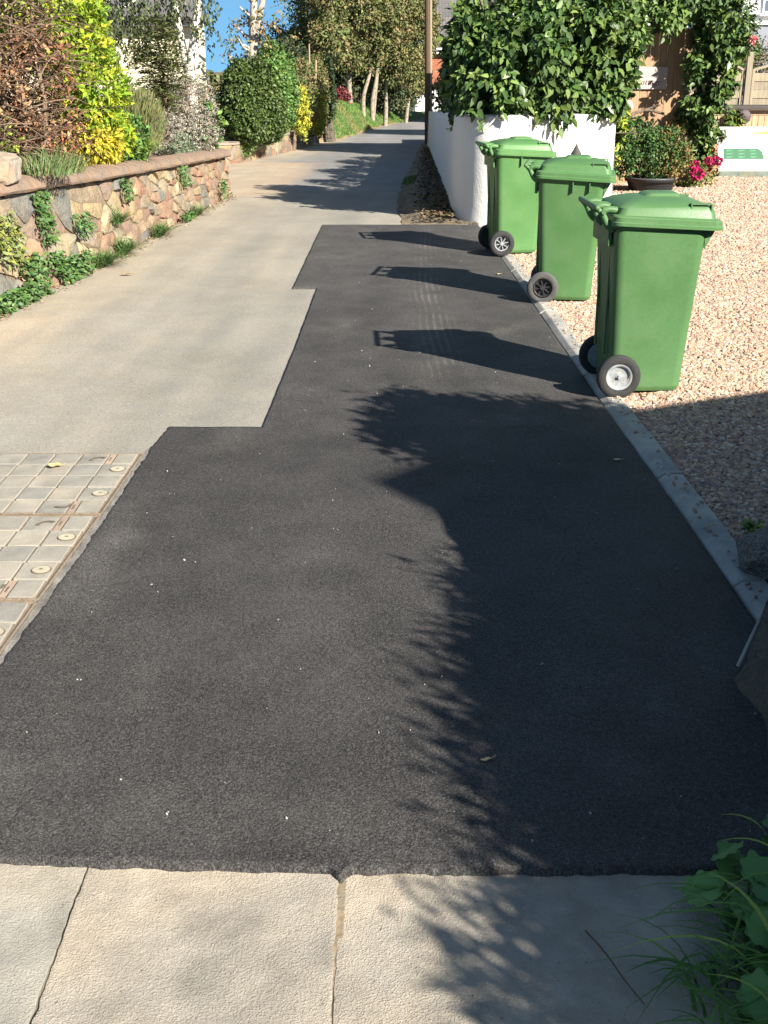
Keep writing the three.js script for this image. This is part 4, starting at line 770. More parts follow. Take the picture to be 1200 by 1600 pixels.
  L = foliage([[4.6, 0.16, 18.5, 0.24, 0.2, 0.22], [4.85, 0.12, 18.8, 0.2, 0.2, 0.2]], { sprigs: 420, per: 5, len: 0.06, wid: 0.03, pal: [[0.16, 0.2, 0.05], [0.24, 0.22, 0.08], [0.1, 0.16, 0.04], [0.3, 0.24, 0.1]], thr: -0.4 }); mesh('foliage', L.geo(), MAT.leaf, fl);
  for (const [x, y, d, r] of [[4.60, 0.30, 18.2, 0.07], [4.64, 0.17, 18.2, 0.10], [4.82, 0.36, 18.3, 0.06], [4.98, 0.34, 18.4, 0.08], [4.88, 0.24, 18.5, 0.06]]) { const F = new Leaves(); for (let k = 0; k < 90; k++) { const u = rdir(); F.leaf(P(x + u.x * r * 0.6, y + u.y * r * 0.5, d - u.z * r * 0.6), u, rdir(), r * 0.6, r * 0.55, shade([[0.55, 0.012, 0.13], [0.62, 0.03, 0.2], [0.42, 0.01, 0.1]])); } mesh('flower_head', F.geo(), MAT.matte, fl); }
  const cro = thing('red_flower_spike', 'orange-red flower spikes rising behind the geraniums', 'flowers', [0, 0, 0]); for (let k = 0; k < 5; k++) { const F = new Leaves(), x = 4.88 + rr(-0.1, 0.12), d = 18.7 + rr(-0.05, 0.1); for (let j = 0; j < 26; j++) F.leaf(P(x + 0.015 * j * 0.3, 0.34 + j * 0.013, d), rdir(), rdir(), 0.035, 0.018, shade([[0.6, 0.1, 0.03], [0.5, 0.06, 0.03]])); mesh('spike', F.geo(), MAT.matte, cro); }
  // pointed finial behind the bins
  const fin = thing('stone_finial', 'small dark pointed finial seen between the far and middle bins', 'finial', [2.11, -0.08, -13.55]);
  mesh('cap', new THREE.LatheGeometry([[0, 0], [0.1, 0], [0.1, 0.62], [0.16, 0.66], [0.16, 0.70], [0.10, 0.75], [0.065, 0.78], [0.05, 0.82], [0.06, 0.86], [0.035, 0.9], [0.0, 0.97]].map(p => new THREE.Vector2(...p)), 16), M([0.07, 0.06, 0.055], 0.8), fin);
  // rose
  const ro = thing('rose', 'single pink rose standing clear above the fence', 'flower', [0, 0, 0]); { const F = new Leaves(); for (let k = 0; k < 60; k++) { const u = rdir(); F.leaf(P(5.33 + u.x * 0.02, 2.02 + u.y * 0.025, 18.4 - u.z * 0.02), u, rdir(), 0.055, 0.05, shade([[0.75, 0.25, 0.25], [0.8, 0.35, 0.32]])); } mesh('petals', F.geo(), MAT.matte, ro); mesh('stem', limb([P(5.25, 1.5, 18.5), P(5.3, 1.8, 18.45), P(5.33, 2.01, 18.4)], 0.006, 0.004, 5), MAT.twig, ro); }
}

// ================================================================ climbers with large leaves
function climber(label, blobs, opt, nParts, yellow, woody) {
  const t = thing('climbing_shrub', label, 'climber', [0, 0, 0]);
  const all = foliage(blobs, opt); if (yellow) foliage(yellow.blobs, { ...opt, ...yellow.opt }, all);
  mesh('foliage', all.geo(), MAT.leaf, t).userData.kind = 'stuff';
  // the largest, frontmost leaves are pieces of their own
  const one = new Leaves(); one.leaf(V(0, 0, 0), V(0, -1, 0), V(0, 0, 1), 1, 0.5, [1, 1, 1], 0.16, true); const lg = one.geo();
  const mats = [[0.06, 0.11, 0.03], [0.085, 0.14, 0.04], [0.12, 0.175, 0.045], [0.05, 0.09, 0.028]].map(c => new THREE.MeshPhysicalMaterial({ color: lin(...c), roughness: 0.42, side: THREE.DoubleSide }));
  for (let k = 0; k < nParts; k++) {
    const b = blobs[Math.floor(R() * blobs.length)], u = rdir(); u.z = Math.abs(u.z) * 0.8 + 0.35; u.normalize(); const s = 1.02 + 0.12 * R();
    const m = mesh('leaf', lg, mats[Math.floor(R() * mats.length)], t), f = rr(0.8, 1.3) * opt.len; m.scale.set(f, f, f);
    m.position.set(b[0] + u.x * b[3] * s, b[1] + u.y * b[4] * s, -b[2] + u.z * b[5] * s); m.rotation.set(rr(-0.9, 0.2), rr(-0.8, 0.8) + u.x, rr(-1, 1));
  }
  if (woody) mesh('branches', merge(woody), MAT.bark, t);
  return t;
}
{
  seed(610);
  const pal = [[0.04, 0.085, 0.022], [0.06, 0.115, 0.028], [0.09, 0.155, 0.035], [0.13, 0.195, 0.045], [0.045, 0.09, 0.025]];
  climber('large glossy-leaved climber spilling over the white wall', [[1.05, 1.75, 14.35, 0.36, 0.55, 0.45], [1.55, 1.85, 14.35, 0.5, 0.62, 0.42], [2.15, 1.9, 14.6, 0.55, 0.68, 0.42], [2.55, 1.85, 15.0, 0.46, 0.75, 0.45], [1.7, 1.34, 13.85, 0.5, 0.32, 0.25], [1.15, 1.48, 13.72, 0.34, 0.4, 0.28], [1.6, 1.75, 13.75, 0.5, 0.4, 0.3], [2.3, 1.35, 14.4, 0.5, 0.33, 0.25], [0.98, 1.5, 14.9, 0.25, 0.48, 0.7], [1.1, 1.9, 15.8, 0.3, 0.6, 0.7]],
    { sprigs: 6800, per: 6, fine: true, len: 0.115, wid: 0.056, pal, thr: -0.06, freq: 2.9, droop: 0.55, spread: 0.07, inner: 0.35, lump: 0.2, up: 0.3 }, 300, null,
    [limb([P(1.9, 0.3, 14.9), P(1.8, 1.2, 14.8), P(1.3, 1.9, 14.5), P(1.02, 2.5, 14.4)], 0.05, 0.015, 7), limb([P(2.0, 0.3, 14.9), P(2.3, 1.2, 14.9), P(2.6, 2.2, 14.9)], 0.05, 0.015, 7)]);
  climber('climber arching over the wooden gate and hanging beside the fence', [[3.05, 2.2, 17.0, 0.4, 0.55, 0.5], [3.75, 2.4, 18.3, 0.6, 0.42, 0.45], [4.4, 2.62, 18.6, 0.55, 0.36, 0.4], [4.95, 2.15, 18.7, 0.4, 0.55, 0.45], [4.78, 1.45, 18.6, 0.36, 0.65, 0.3], [4.88, 0.98, 18.85, 0.42, 0.4, 0.3], [4.6, 0.72, 18.85, 0.34, 0.34, 0.25], [4.72, 0.4, 18.75, 0.26, 0.36, 0.22], [3.15, 1.4, 17.6, 0.15, 0.5, 0.25]],
    { sprigs: 5000, per: 6, fine: true, len: 0.105, wid: 0.052, pal: [...pal, [0.12, 0.2, 0.05]], thr: -0.06, freq: 2.6, droop: 0.5, spread: 0.08, inner: 0.5, lump: 0.22, up: 0.3 }, 260, { blobs: [[3.22, 1.1, 17.5, 0.16, 0.42, 0.15], [3.2, 0.75, 17.3, 0.15, 0.3, 0.15], [3.5, 1.35, 18.7, 0.1, 0.12, 0.1]], opt: { sprigs: 260, pal: [[0.36, 0.42, 0.05], [0.25, 0.34, 0.05], [0.44, 0.45, 0.08]], droop: 0.9 } },
    [limb([P(3.25, 0.1, 18.3), P(3.45, 0.8, 18.6), P(3.9, 1.05, 18.75), P(4.2, 1.0, 18.7)], 0.03, 0.02, 7), limb([P(4.95, 0.05, 19.15), P(4.9, 1.0, 19.1), P(4.8, 2.2, 18.9), P(3.7, 2.7, 18.6)], 0.05, 0.02, 7), limb([P(3.3, 0.7, 18.5), P(3.7, 0.98, 18.8), P(4.15, 1.12, 18.8)], 0.022, 0.012, 6)]);
  // sharp-leaved shrub over the wall by the fence top
  const sh = thing('rose_bush', 'finer-leaved bush rising behind the fence at the right', 'bush', [0, 0, 0]);
  mesh('foliage', foliage([[6.75, 2.3, 25.2, 0.65, 0.75, 0.5], [7.1, 1.9, 25.2, 0.4, 0.5, 0.4], [6.0, 2.0, 25.2, 0.6, 0.7, 0.5]], { sprigs: 1500, per: 6, len: 0.06, wid: 0.03, pal: [[0.06, 0.13, 0.035], [0.1, 0.17, 0.05]], thr: -0.15, freq: 3, spread: 0.06 }).geo(), MAT.leaf, sh);
  mesh('stems', merge([0, 1, 2, 3].map(k => limb([P(6.4 + k * 0.08, -0.2, 25.2), P(6.4 + k * 0.1, 1.1, 25.2), P(6.3 + k * 0.2, 2.1, 25.2)], 0.014, 0.006, 5))), MAT.twig, sh);
  const bh = thing('brown_hedge', 'brownish hedge showing above the fence boards', 'hedge', [0, 0, 0]);
  mesh('foliage', foliage([[7.0, 1.6, 27, 1.2, 0.75, 0.6], [8.6, 1.5, 27, 1.2, 0.75, 0.6], [10, 1.4, 28, 1.2, 0.7, 0.6]], { sprigs: 3800, per: 5, len: 0.08, wid: 0.04, pal: [[0.16, 0.13, 0.06], [0.2, 0.15, 0.08], [0.1, 0.11, 0.04]], thr: -0.4, spread: 0.1 }).geo(), MAT.matte, bh);
}

// ================================================================ left garden planting
const base1 = (x, d) => T1(Math.min(d, 17.2)) + 0.02 + 0.10 * clamp(W1(Math.min(d, 17.25)) - 0.27 - x, 0, 3);
function shrub(name, label, blobs, opt, mat, woodList, woodMat, group) {
  const t = thing(name, label, name.includes('hedge') ? 'hedge' : name.includes('tree') ? 'tree' : 'shrub', [0, 0, 0], 0, group);
  mesh('foliage', foliage(blobs, opt).geo(), mat, t);
  if (woodList && woodList.length) mesh('stems', merge(woodList), woodMat || MAT.twig, t);
  return t;
}
function stems(x, y, d, n, h, spread, r = 0.012) { const o = []; for (let k = 0; k < n; k++) { const a = rr(0, 6.28), s = rr(0.3, 1) * spread; o.push(limb([P(x + 0.06 * Math.cos(a), y - 0.05, d + 0.06 * Math.sin(a)), P(x + 0.45 * s * Math.cos(a) + rr(-0.05, 0.05), y + h * 0.5, d + 0.45 * s * Math.sin(a)), P(x + s * Math.cos(a), y + h * rr(0.8, 1.05), d + s * Math.sin(a))], r, r * 0.3, 5)); } return o; }
{
  seed(701);
  // dead brown shrub
  const ds = thing('dead_shrub', 'dead brown twiggy shrub with rusty leaves at the far left', 'shrub', [0, 0, 0]);
  const tw = [], tw2 = []; for (let k = 0; k < 900; k++) { const x = rr(-3.9, -2.78), y = rr(0.9, 2.35), d = rr(10.2, 11.4), a = rr(0, 6.28), l = rr(0.2, 0.6), up = rr(-0.5, 1); const g = limb([P(x, y, d), P(x + l * 0.5 * Math.cos(a) + rr(-0.05, 0.05), y + l * 0.45 * up, d + l * 0.35 * Math.sin(a)), P(x + l * Math.cos(a), y + l * up * 0.8 - 0.04, d + l * 0.7 * Math.sin(a))], rr(0.004, 0.008), 0.002, 4, 5); (k % 3 ? tw : tw2).push(g); }
  for (const [x, d] of [[-3.3, 10.7], [-3.1, 10.6], [-3.5, 10.9], [-2.95, 10.7]]) tw2.push(limb([P(x, 0.85, d), P(x + 0.05, 1.4, d), P(x - 0.03, 1.9, d + 0.1), P(x + 0.1, 2.6, d)], 0.025, 0.012, 6));
  mesh('twigs', merge(tw), M([0.12, 0.078, 0.05], 0.95), ds); mesh('branches', merge(tw2), M([0.2, 0.14, 0.095], 0.95), ds);
  mesh('dead_leaves', foliage([[-2.95, 1.62, 10.75, 0.27, 0.5, 0.3], [-2.85, 1.2, 10.8, 0.22, 0.3, 0.25], [-3.2, 1.45, 10.6, 0.3, 0.45, 0.3]], { sprigs: 1100, per: 4, len: 0.065, wid: 0.022, pal: [[0.28, 0.10, 0.055], [0.18, 0.075, 0.045], [0.3, 0.16, 0.08], [0.13, 0.085, 0.05], [0.36, 0.23, 0.11]], thr: -0.1, freq: 4, droop: 0.4 }).geo(), MAT.matte, ds);
  mesh('green_shoots', foliage([[-3.35, 1.15, 10.3, 0.3, 0.25, 0.2], [-3.1, 2.25, 10.9, 0.5, 0.25, 0.3]], { sprigs: 260, per: 5, len: 0.06, wid: 0.028, pal: [[0.16, 0.2, 0.04], [0.28, 0.34, 0.05], [0.1, 0.13, 0.04]], thr: 0 }).geo(), MAT.leaf, ds).userData.kind = 'stuff';
  shrub('brown_thicket', 'dull olive thicket filling in behind the dead shrub', [[-3.7, 1.5, 12.4, 0.6, 0.9, 0.5], [-4.5, 1.6, 12.2, 0.6, 1.0, 0.5], [-3.4, 1.15, 11.5, 0.4, 0.4, 0.3], [-3.9, 2.4, 12.6, 0.9, 0.6, 0.5]], { sprigs: 2600, per: 5, len: 0.06, wid: 0.025, pal: [[0.1, 0.08, 0.045], [0.14, 0.11, 0.06], [0.09, 0.1, 0.035], [0.16, 0.09, 0.06]], thr: -0.4 }, MAT.matte, stems(-3.7, 0.8, 12.3, 14, 1.6, 0.6));
  // yellow-green shrub
  const Y = [[0.36, 0.44, 0.03], [0.28, 0.40, 0.03], [0.20, 0.33, 0.03], [0.44, 0.47, 0.04], [0.16, 0.28, 0.03]];
  const ys = thing('golden_shrub', 'tall yellow-green shrub glowing beside the dead shrub', 'shrub', [0, 0, 0]);
  const L = foliage([[-2.97, 1.95, 12.0, 0.36, 0.62, 0.5], [-2.86, 1.45, 12.1, 0.34, 0.5, 0.45], [-2.78, 1.05, 12.2, 0.28, 0.28, 0.4], [-3.25, 2.15, 11.6, 0.45, 0.42, 0.4]], { sprigs: 2900, per: 7, len: 0.075, wid: 0.03, pal: Y, thr: -0.25, freq: 4.5, spread: 0.05, droop: -0.1, lump: 0.3 });
  foliage([[-2.82, 0.98, 11.9, 0.3, 0.2, 0.25]], { sprigs: 280, per: 7, len: 0.075, wid: 0.03, pal: [[0.52, 0.46, 0.04], [0.58, 0.5, 0.06]], thr: -0.2, spread: 0.05 }, L);
  mesh('foliage', L.geo(), MAT.thin, ys); mesh('stems', merge(stems(-2.95, 0.85, 12.1, 10, 1.3, 0.35)), MAT.twig, ys);
  // feathery green plant near the rock
  const ff = thing('feathery_plant', 'feathery mid-green plant on the wall beside the pale rock', 'plant', [0, 0, 0]);
  const F = new Leaves(); for (let k = 0; k < 800; k++) { const a = rr(0, 6.28), q = Math.sqrt(R()) * 0.24; F.blade(P(-2.68 + q * Math.cos(a), 0.86 + rr(0, 0.14) * (1 - q / 0.3), 9.95 + 1.4 * q * Math.sin(a)), V(0.5 * Math.cos(a), 1, 0.5 * Math.sin(a)).normalize(), rr(0.06, 0.24), 0.006, shade([[0.10, 0.16, 0.045], [0.13, 0.19, 0.06], [0.08, 0.13, 0.04], [0.2, 0.2, 0.09]]), 0.35, 2); } mesh('foliage', F.geo(), MAT.matte, ff);
  const rk = boulder(0.26, 0.115, 0.2, 12, 4, 0.16, 0.42); rk.rotateZ(-0.12); rk.translate(-3.0, 0.98, -9.2); tag(mesh('pale_rock', rk, MAT.pinkrock, scene), 'pale pinkish rock lying on top of the left wall', 'rock');
  // rosemary-like bush
  const rb = thing('needle_shrub', 'olive green needle-leaved bush right of the golden shrub', 'shrub', [0, 0, 0]);
  const NB = new Leaves(); for (let k = 0; k < 8200; k++) { const u = rdir(), s = Math.sqrt(R()); const o = P(-2.83 + u.x * 0.33 * s, 1.04 + u.y * 0.38 * s, 14.1 + u.z * 0.6 * s), ax = V(u.x * 0.5 + rr(-0.2, 0.2), 0.8 + rr(0, 0.5), -u.z * 0.5 + rr(-0.2, 0.2)).normalize(); NB.leaf(o, ax, rdir(), rr(0.05, 0.13), 0.009, shade([[0.12, 0.15, 0.05], [0.16, 0.19, 0.06], [0.09, 0.12, 0.04], [0.24, 0.2, 0.1]]), 0.1); } mesh('foliage', NB.geo(), MAT.matte, rb);
  // strap-leaved plant
  const sp = thing('strap_leaf_plant', 'arching bright green strap-leaved plant at the coping', 'plant', [0, 0, 0]);
  const S = new Leaves(); for (let k = 0; k < 90; k++) { const a = rr(-0.6, 3.4); S.blade(P(-2.56 + rr(-0.05, 0.05), 0.74, 13.0 + rr(-0.1, 0.1)), V(0.2 * Math.cos(a), 1, 0.2 * Math.sin(a)).normalize(), rr(0.25, 0.46), 0.016, shade([[0.2, 0.3, 0.04], [0.14, 0.26, 0.05], [0.28, 0.36, 0.06]]), rr(0.5, 0.95), 5, V(Math.cos(a - 0.6), 0, Math.sin(a - 0.6)).normalize()); } mesh('leaves', S.geo(), MAT.leaf, sp);
  shrub('low_green_shrub', 'low mid-green shrub tucked beneath the golden shrub', [[-2.68, 0.86, 12.9, 0.2, 0.16, 0.35], [-2.72, 1.0, 13.2, 0.18, 0.2, 0.3]], { sprigs: 420, per: 6, len: 0.05, wid: 0.025, pal: [[0.08, 0.17, 0.04], [0.12, 0.22, 0.05]], thr: -0.3, spread: 0.05 }, MAT.leaf);
  // dark narrow-leaved tall shrub
  const dn = thing('narrow_leaf_tree', 'dark sapling with whorls of narrow drooping leaves before the birch', 'tree', [0, 0, 0]);
  const D = new Leaves(); for (let k = 0; k < 300; k++) { const u = rdir(), s = Math.pow(R(), 0.4) * (1 + 0.35 * N3(u.x * 2, u.y * 3, u.z * 2)), c = P(-2.86 + u.x * 0.36 * s, 1.68 + u.y * 0.6 * s, 16 + u.z * 0.35 * s); for (let j = 0; j < 9; j++) { const a = j * 0.7 + rr(0, 0.4), ax = V(Math.cos(a), rr(-0.35, 0.35), Math.sin(a)).normalize(); D.leaf(c, ax, V(0, 1, 0).addScaledVector(rdir(), 0.4).normalize(), rr(0.09, 0.17), 0.02, shade([[0.11, 0.15, 0.045], [0.15, 0.18, 0.055], [0.08, 0.11, 0.04], [0.2, 0.19, 0.08]])); } } mesh('foliage', D.geo(), MAT.leaf, dn);
  mesh('trunk', merge([limb([P(-2.80, 0.5, 16), P(-2.78, 1.2, 16), P(-2.86, 2.2, 16)], 0.022, 0.01, 6), ...stems(-2.8, 1.1, 16, 8, 0.8, 0.25, 0.008)]), MAT.twig, dn);
  // grey-leaved shrub
  const gs = shrub('grey_shrub', 'dense silvery grey shrub near the end of the coping', [[-2.58, 1.12, 16.7, 0.36, 0.46, 0.4], [-2.5, 0.85, 16.3, 0.34, 0.28, 0.4], [-2.9, 1.25, 16.9, 0.24, 0.32, 0.3], [-2.8, 0.85, 15.9, 0.22, 0.3, 0.3]], { sprigs: 3800, per: 6, len: 0.035, wid: 0.014, pal: [[0.30, 0.28, 0.23], [0.38, 0.35, 0.29], [0.23, 0.21, 0.18], [0.22, 0.17, 0.15], [0.2, 0.22, 0.14]], thr: -0.3, freq: 5, spread: 0.05, lump: 0.25 }, MAT.matte, stems(-2.55, 0.6, 16.6, 22, 0.9, 0.4, 0.008), MAT.palet);
  shrub('low_grey_green_shrub', 'small grey-green mound below the silvery shrub at the coping', [[-2.52, 0.72, 15.5, 0.16, 0.16, 0.3]], { sprigs: 300, per: 6, len: 0.04, wid: 0.014, pal: [[0.18, 0.22, 0.15], [0.12, 0.17, 0.09]], thr: -0.4, spread: 0.04 }, MAT.matte);
  const bl = shrub('broad_leaf_weed', 'broad-leaved green weed against the silvery shrub', [[-2.3, 0.95, 16.5, 0.12, 0.25, 0.2]], { sprigs: 26, per: 4, len: 0.12, wid: 0.07, pal: [[0.1, 0.2, 0.06], [0.16, 0.26, 0.06]], thr: -0.6 }, MAT.leaf);

  // birch with two white stems
  const bi = thing('birch_tree', 'white-barked birch forking into two bare stems', 'tree', [0, 0, 0]);
  mesh('trunk', merge([limb([P(-2.82, 0.4, 18.5), P(-2.84, 1.2, 18.5), P(-2.84, 1.7, 18.5)], 0.09, 0.085, 12, 0, 0.1), limb([P(-2.84, 1.45, 18.5), P(-2.80, 1.85, 18.5), P(-2.72, 2.25, 18.5), P(-2.62, 2.8, 18.5), P(-2.5, 4.2, 18.5)], 0.066, 0.045, 12, 0, 0.1), limb([P(-2.85, 1.4, 18.52), P(-2.93, 1.9, 18.55), P(-3.0, 2.3, 18.6), P(-3.08, 2.9, 18.6), P(-3.2, 4.4, 18.6)], 0.062, 0.04, 12, 0, 0.1)]), MAT.birch, bi);
  mesh('branches', merge([limb([P(-3.0, 2.6, 18.6), P(-3.4, 2.62, 18.4), P(-3.75, 2.42, 18.2), P(-4.1, 2.45, 18.2)], 0.022, 0.008, 6), limb([P(-3.05, 2.8, 18.6), P(-3.5, 2.85, 18.3), P(-3.9, 2.5, 18.1)], 0.02, 0.006, 6), limb([P(-2.6, 3.0, 18.5), P(-2.3, 3.1, 18.4), P(-2.1, 2.6, 18.4)], 0.015, 0.004, 5)]), MAT.birch, bi);
  const BL = new Leaves(); for (let s = 0; s < 150; s++) { const x = R() < 0.8 ? rr(-4.4, -2.9) : rr(-2.75, -2.2), d = rr(17.6, 18.9), top = rr(2.3, 3.6), ln = x > -2.8 ? rr(0.2, 0.7) : rr(0.5, 1.3); for (let j = 0; j < ln / 0.035; j++) { const c = P(x + 0.05 * Math.sin(j * 0.6 + s) + rr(-0.04, 0.04), top - j * 0.035, d + rr(-0.05, 0.05)); if (c.y < 1.65) break; for (let q = 0; q < 2; q++) BL.leaf(c, V(rr(-0.6, 0.6), -0.9, rr(-0.6, 0.6)).normalize(), rdir(), rr(0.045, 0.075), 0.032, shade([[0.05, 0.075, 0.03], [0.08, 0.11, 0.04], [0.12, 0.14, 0.05], [0.035, 0.05, 0.025]])); } } mesh('crown', BL.geo(), MAT.leaf, bi);
  // pollard
  const po = thing('pollarded_tree', 'pollarded pale tree with cut stubs above the clipped hedge', 'tree', [0, 0, 0]);
  const pw = [limb([P(-3.05, 0.3, 29), P(-3.03, 1.3, 29), P(-2.98, 2.2, 29), P(-2.9, 3.6, 29)], 0.11, 0.07, 9, 0, 0.4), limb([P(-3.0, 1.9, 29), P(-2.85, 2.6, 29), P(-2.62, 3.4, 29)], 0.085, 0.06, 8, 0, 0.2)]; for (let k = 0; k < 16; k++) { const y = rr(1.5, 3.2), a = rr(0, 6.28), l = rr(0.15, 0.5); pw.push(limb([P(-3.0, y, 29), P(-3.0 + l * 0.6 * Math.cos(a), y + 0.1, 29 + l * 0.5 * Math.sin(a)), P(-3.0 + l * Math.cos(a), y + rr(0.1, 0.45), 29 + l * 0.8 * Math.sin(a))], 0.035, 0.024, 6)); } mesh('trunk', merge(pw), M([0.5, 0.46, 0.4], 0.9, { map: TK.map, bumpMap: TK.bump, bumpScale: 0.01 }), po);
  mesh('crown', foliage([[-3.0, 2.2, 29, 0.5, 0.7, 0.5], [-2.7, 2.9, 29, 0.55, 0.6, 0.5], [-3.35, 1.9, 29, 0.4, 0.4, 0.4]], { sprigs: 520, per: 4, len: 0.09, wid: 0.05, pal: [[0.2, 0.13, 0.06], [0.12, 0.14, 0.05], [0.28, 0.18, 0.08], [0.1, 0.12, 0.05]], thr: 0.0 }).geo(), MAT.leaf, po);
  // clipped hedge
  const H1 = [[0.05, 0.085, 0.02], [0.07, 0.11, 0.025], [0.095, 0.145, 0.035], [0.04, 0.07, 0.02]];
  shrub('clipped_hedge', 'rounded clipped evergreen hedge above the far low wall', [[-3.0, 0.95, 26.4, 0.42, 0.85, 0.6], [-2.7, 0.95, 26.9, 0.42, 0.85, 0.8], [-2.9, 0.55, 26.3, 0.46, 0.42, 0.5], [-2.55, 0.6, 27.6, 0.38, 0.55, 0.9]], { sprigs: 6200, per: 6, len: 0.075, wid: 0.042, pal: H1, thr: -0.5, freq: 4, inner: 0.72, spread: 0.07, lump: 0.12 }, MAT.leaf, stems(-2.8, 0.1, 26.6, 8, 1.2, 0.5, 0.03));
  shrub('laurel_hedge', 'taller leafy hedge continuing behind the clipped one', [[-2.6, 1.25, 29.5, 0.36, 0.95, 1.0], [-2.45, 1.05, 31, 0.3, 0.85, 1.0]], { sprigs: 2600, per: 6, len: 0.085, wid: 0.045, pal: [[0.06, 0.13, 0.03], [0.1, 0.19, 0.04], [0.13, 0.2, 0.05]], thr: -0.4, freq: 3 }, MAT.leaf);
  shrub('golden_conifer', 'yellow variegated column left of its twin on the far wall', [[-2.12, 0.55, 32.0, 0.18, 0.65, 0.3]], { sprigs: 420, per: 6, len: 0.08, wid: 0.04, pal: [[0.42, 0.4, 0.04], [0.3, 0.34, 0.05]], thr: -0.4 }, MAT.leaf);
  shrub('golden_conifer', 'yellow variegated column nearest the dark hedge end', [[-1.84, 0.45, 34.6, 0.18, 0.62, 0.3]], { sprigs: 420, per: 6, len: 0.08, wid: 0.04, pal: [[0.42, 0.4, 0.04], [0.3, 0.34, 0.05]], thr: -0.4 }, MAT.leaf);
  shrub('mixed_hedge', 'mixed olive and russet hedge between the yellow columns', [[-2.2, 0.9, 33.5, 0.45, 1.0, 1.0], [-2.05, 0.8, 35.5, 0.4, 1.0, 1.2], [-1.98, 0.9, 37.2, 0.36, 1.1, 1.1]], { sprigs: 3000, per: 5, len: 0.08, wid: 0.04, pal: [[0.1, 0.14, 0.04], [0.16, 0.15, 0.06], [0.2, 0.14, 0.07], [0.07, 0.11, 0.03]], thr: -0.35, freq: 2.5 }, MAT.leaf, [limb([P(-2.0, 0, 34), P(-2.0, 1.6, 34), P(-2.0, 2.2, 34)], 0.03, 0.02, 6), limb([P(-1.9, 0, 35), P(-1.9, 1.2, 35), P(-1.88, 1.8, 35)], 0.04, 0.03, 6)], MAT.palet);
  shrub('dark_hedge', 'tall dark end of hedge standing against the lane', [[-1.78, 1.0, 38.7, 0.26, 1.0, 0.5], [-1.74, 0.5, 38.8, 0.22, 0.5, 0.4]], { sprigs: 1700, per: 5, len: 0.08, wid: 0.04, pal: [[0.035, 0.06, 0.025], [0.05, 0.08, 0.03]], thr: -0.6, inner: 0.4 }, MAT.leaf);
  shrub('background_hedge', 'olive hedge behind the silvery shrub below the sky', [[-4.2, 0.6, 27, 0.9, 0.75, 0.6], [-3.7, 0.7, 24, 0.5, 0.5, 0.5], [-5.5, 0.6, 27, 1.0, 0.8, 0.6]], { sprigs: 1900, per: 5, len: 0.07, wid: 0.035, pal: [[0.13, 0.15, 0.06], [0.17, 0.16, 0.09], [0.09, 0.13, 0.04]], thr: -0.5 }, MAT.matte);
  shrub('weed_bush', 'small leafy bush at the start of the far low wall', [[-2.98, 0.02, 26.3, 0.2, 0.16, 0.2]], { sprigs: 90, per: 5, len: 0.07, wid: 0.035, pal: [[0.08, 0.16, 0.04], [0.12, 0.2, 0.05]], thr: -0.6 }, MAT.leaf);

  // weeds on and below the wall
  const weed = (label, d, v, n, kind, w = 0.2, h = 0.2) => {
    const t = thing(kind === 'grass' ? 'grass_tuft' : 'wall_weed', label, kind === 'grass' ? 'grass' : 'weed', [0, 0, 0], 0, 'weeds along the left wall'), L = new Leaves();
    for (let k = 0; k < n; k++) {
      const dd = d + rr(-w, w), vv = v + rr(0, h), o = w1.at(dd, vv, 0.05 + rr(0, 0.08) * (1 - vv));
      if (kind === 'grass') { const a = rr(0, 6.28); L.blade(w1.at(d + 0.5 * rr(-w, w), Math.max(v, 0), 0.05 + rr(0, 0.06)), V(0.35 + 0.4 * Math.cos(a), 1, 0.5 * Math.sin(a)).normalize(), rr(0.12, 0.26), 0.006, shade([[0.08, 0.15, 0.045], [0.11, 0.19, 0.055], [0.06, 0.12, 0.035]]), rr(0.3, 0.8), 3, V(0.6 + Math.cos(a), 0, Math.sin(a)).normalize()); }
      else { const ax = V(0.5 + rr(-0.4, 0.4), rr(-0.7, 0.4), rr(-0.8, 0.8)).normalize(); L.leaf(o, ax, V(0.8, 0.7, 0.3).addScaledVector(rdir(), 0.5).normalize(), rr(0.035, 0.07), rr(0.02, 0.036), shade(kind === 'yellow' ? [[0.22, 0.24, 0.05], [0.10, 0.13, 0.05], [0.15, 0.19, 0.05]] : [[0.065, 0.13, 0.035], [0.09, 0.165, 0.045], [0.045, 0.10, 0.03]])); }
    }
    mesh(kind === 'grass' ? 'blades' : 'leaves', L.geo(), MAT.leaf, t);
  };
  weed('leafy weed hanging from the coping left of the joint', 9.7, 0.36, 240, 'leaf', 0.16, 0.38);
  weed('leafy weed lower on the wall below the hanging weed', 9.75, 0.12, 130, 'leaf', 0.14, 0.16);
  weed('yellowing ivy on the wall at the left frame edge', 8.95, 0.3, 260, 'yellow', 0.2, 0.36);
  weed('dense leafy weed at the foot of the wall, left frame edge', 8.75, 0.0, 330, 'leaf', 0.4, 0.14);
  weed('taller leafy weed at the wall foot beside the left edge', 9.25, 0.0, 300, 'leaf', 0.22, 0.32);
  weed('leafy weed spreading at the wall foot before the grass tufts', 10.1, 0.0, 330, 'leaf', 0.36, 0.2);
  weed('largest grass tuft at the wall foot', 10.75, 0.0, 420, 'grass', 0.3);
  weed('second grass tuft just beyond the largest one', 11.35, 0.02, 300, 'grass', 0.25);
  weed('grass tuft halfway along the wall foot', 12.7, 0.0, 260, 'grass', 0.3);
  weed('leafy weed just under the coping beyond the joint', 11.9, 0.46, 90, 'leaf', 0.16, 0.2);
  weed('small grass tuft growing out of the pink stones', 11.35, 0.3, 130, 'grass', 0.16);
  weed('small green weed in the wall cracks above the large tuft', 10.5, 0.3, 100, 'leaf', 0.2, 0.2);
  weed('low weeds at the wall foot in the far half', 14.0, 0.0, 120, 'leaf', 0.25, 0.1);
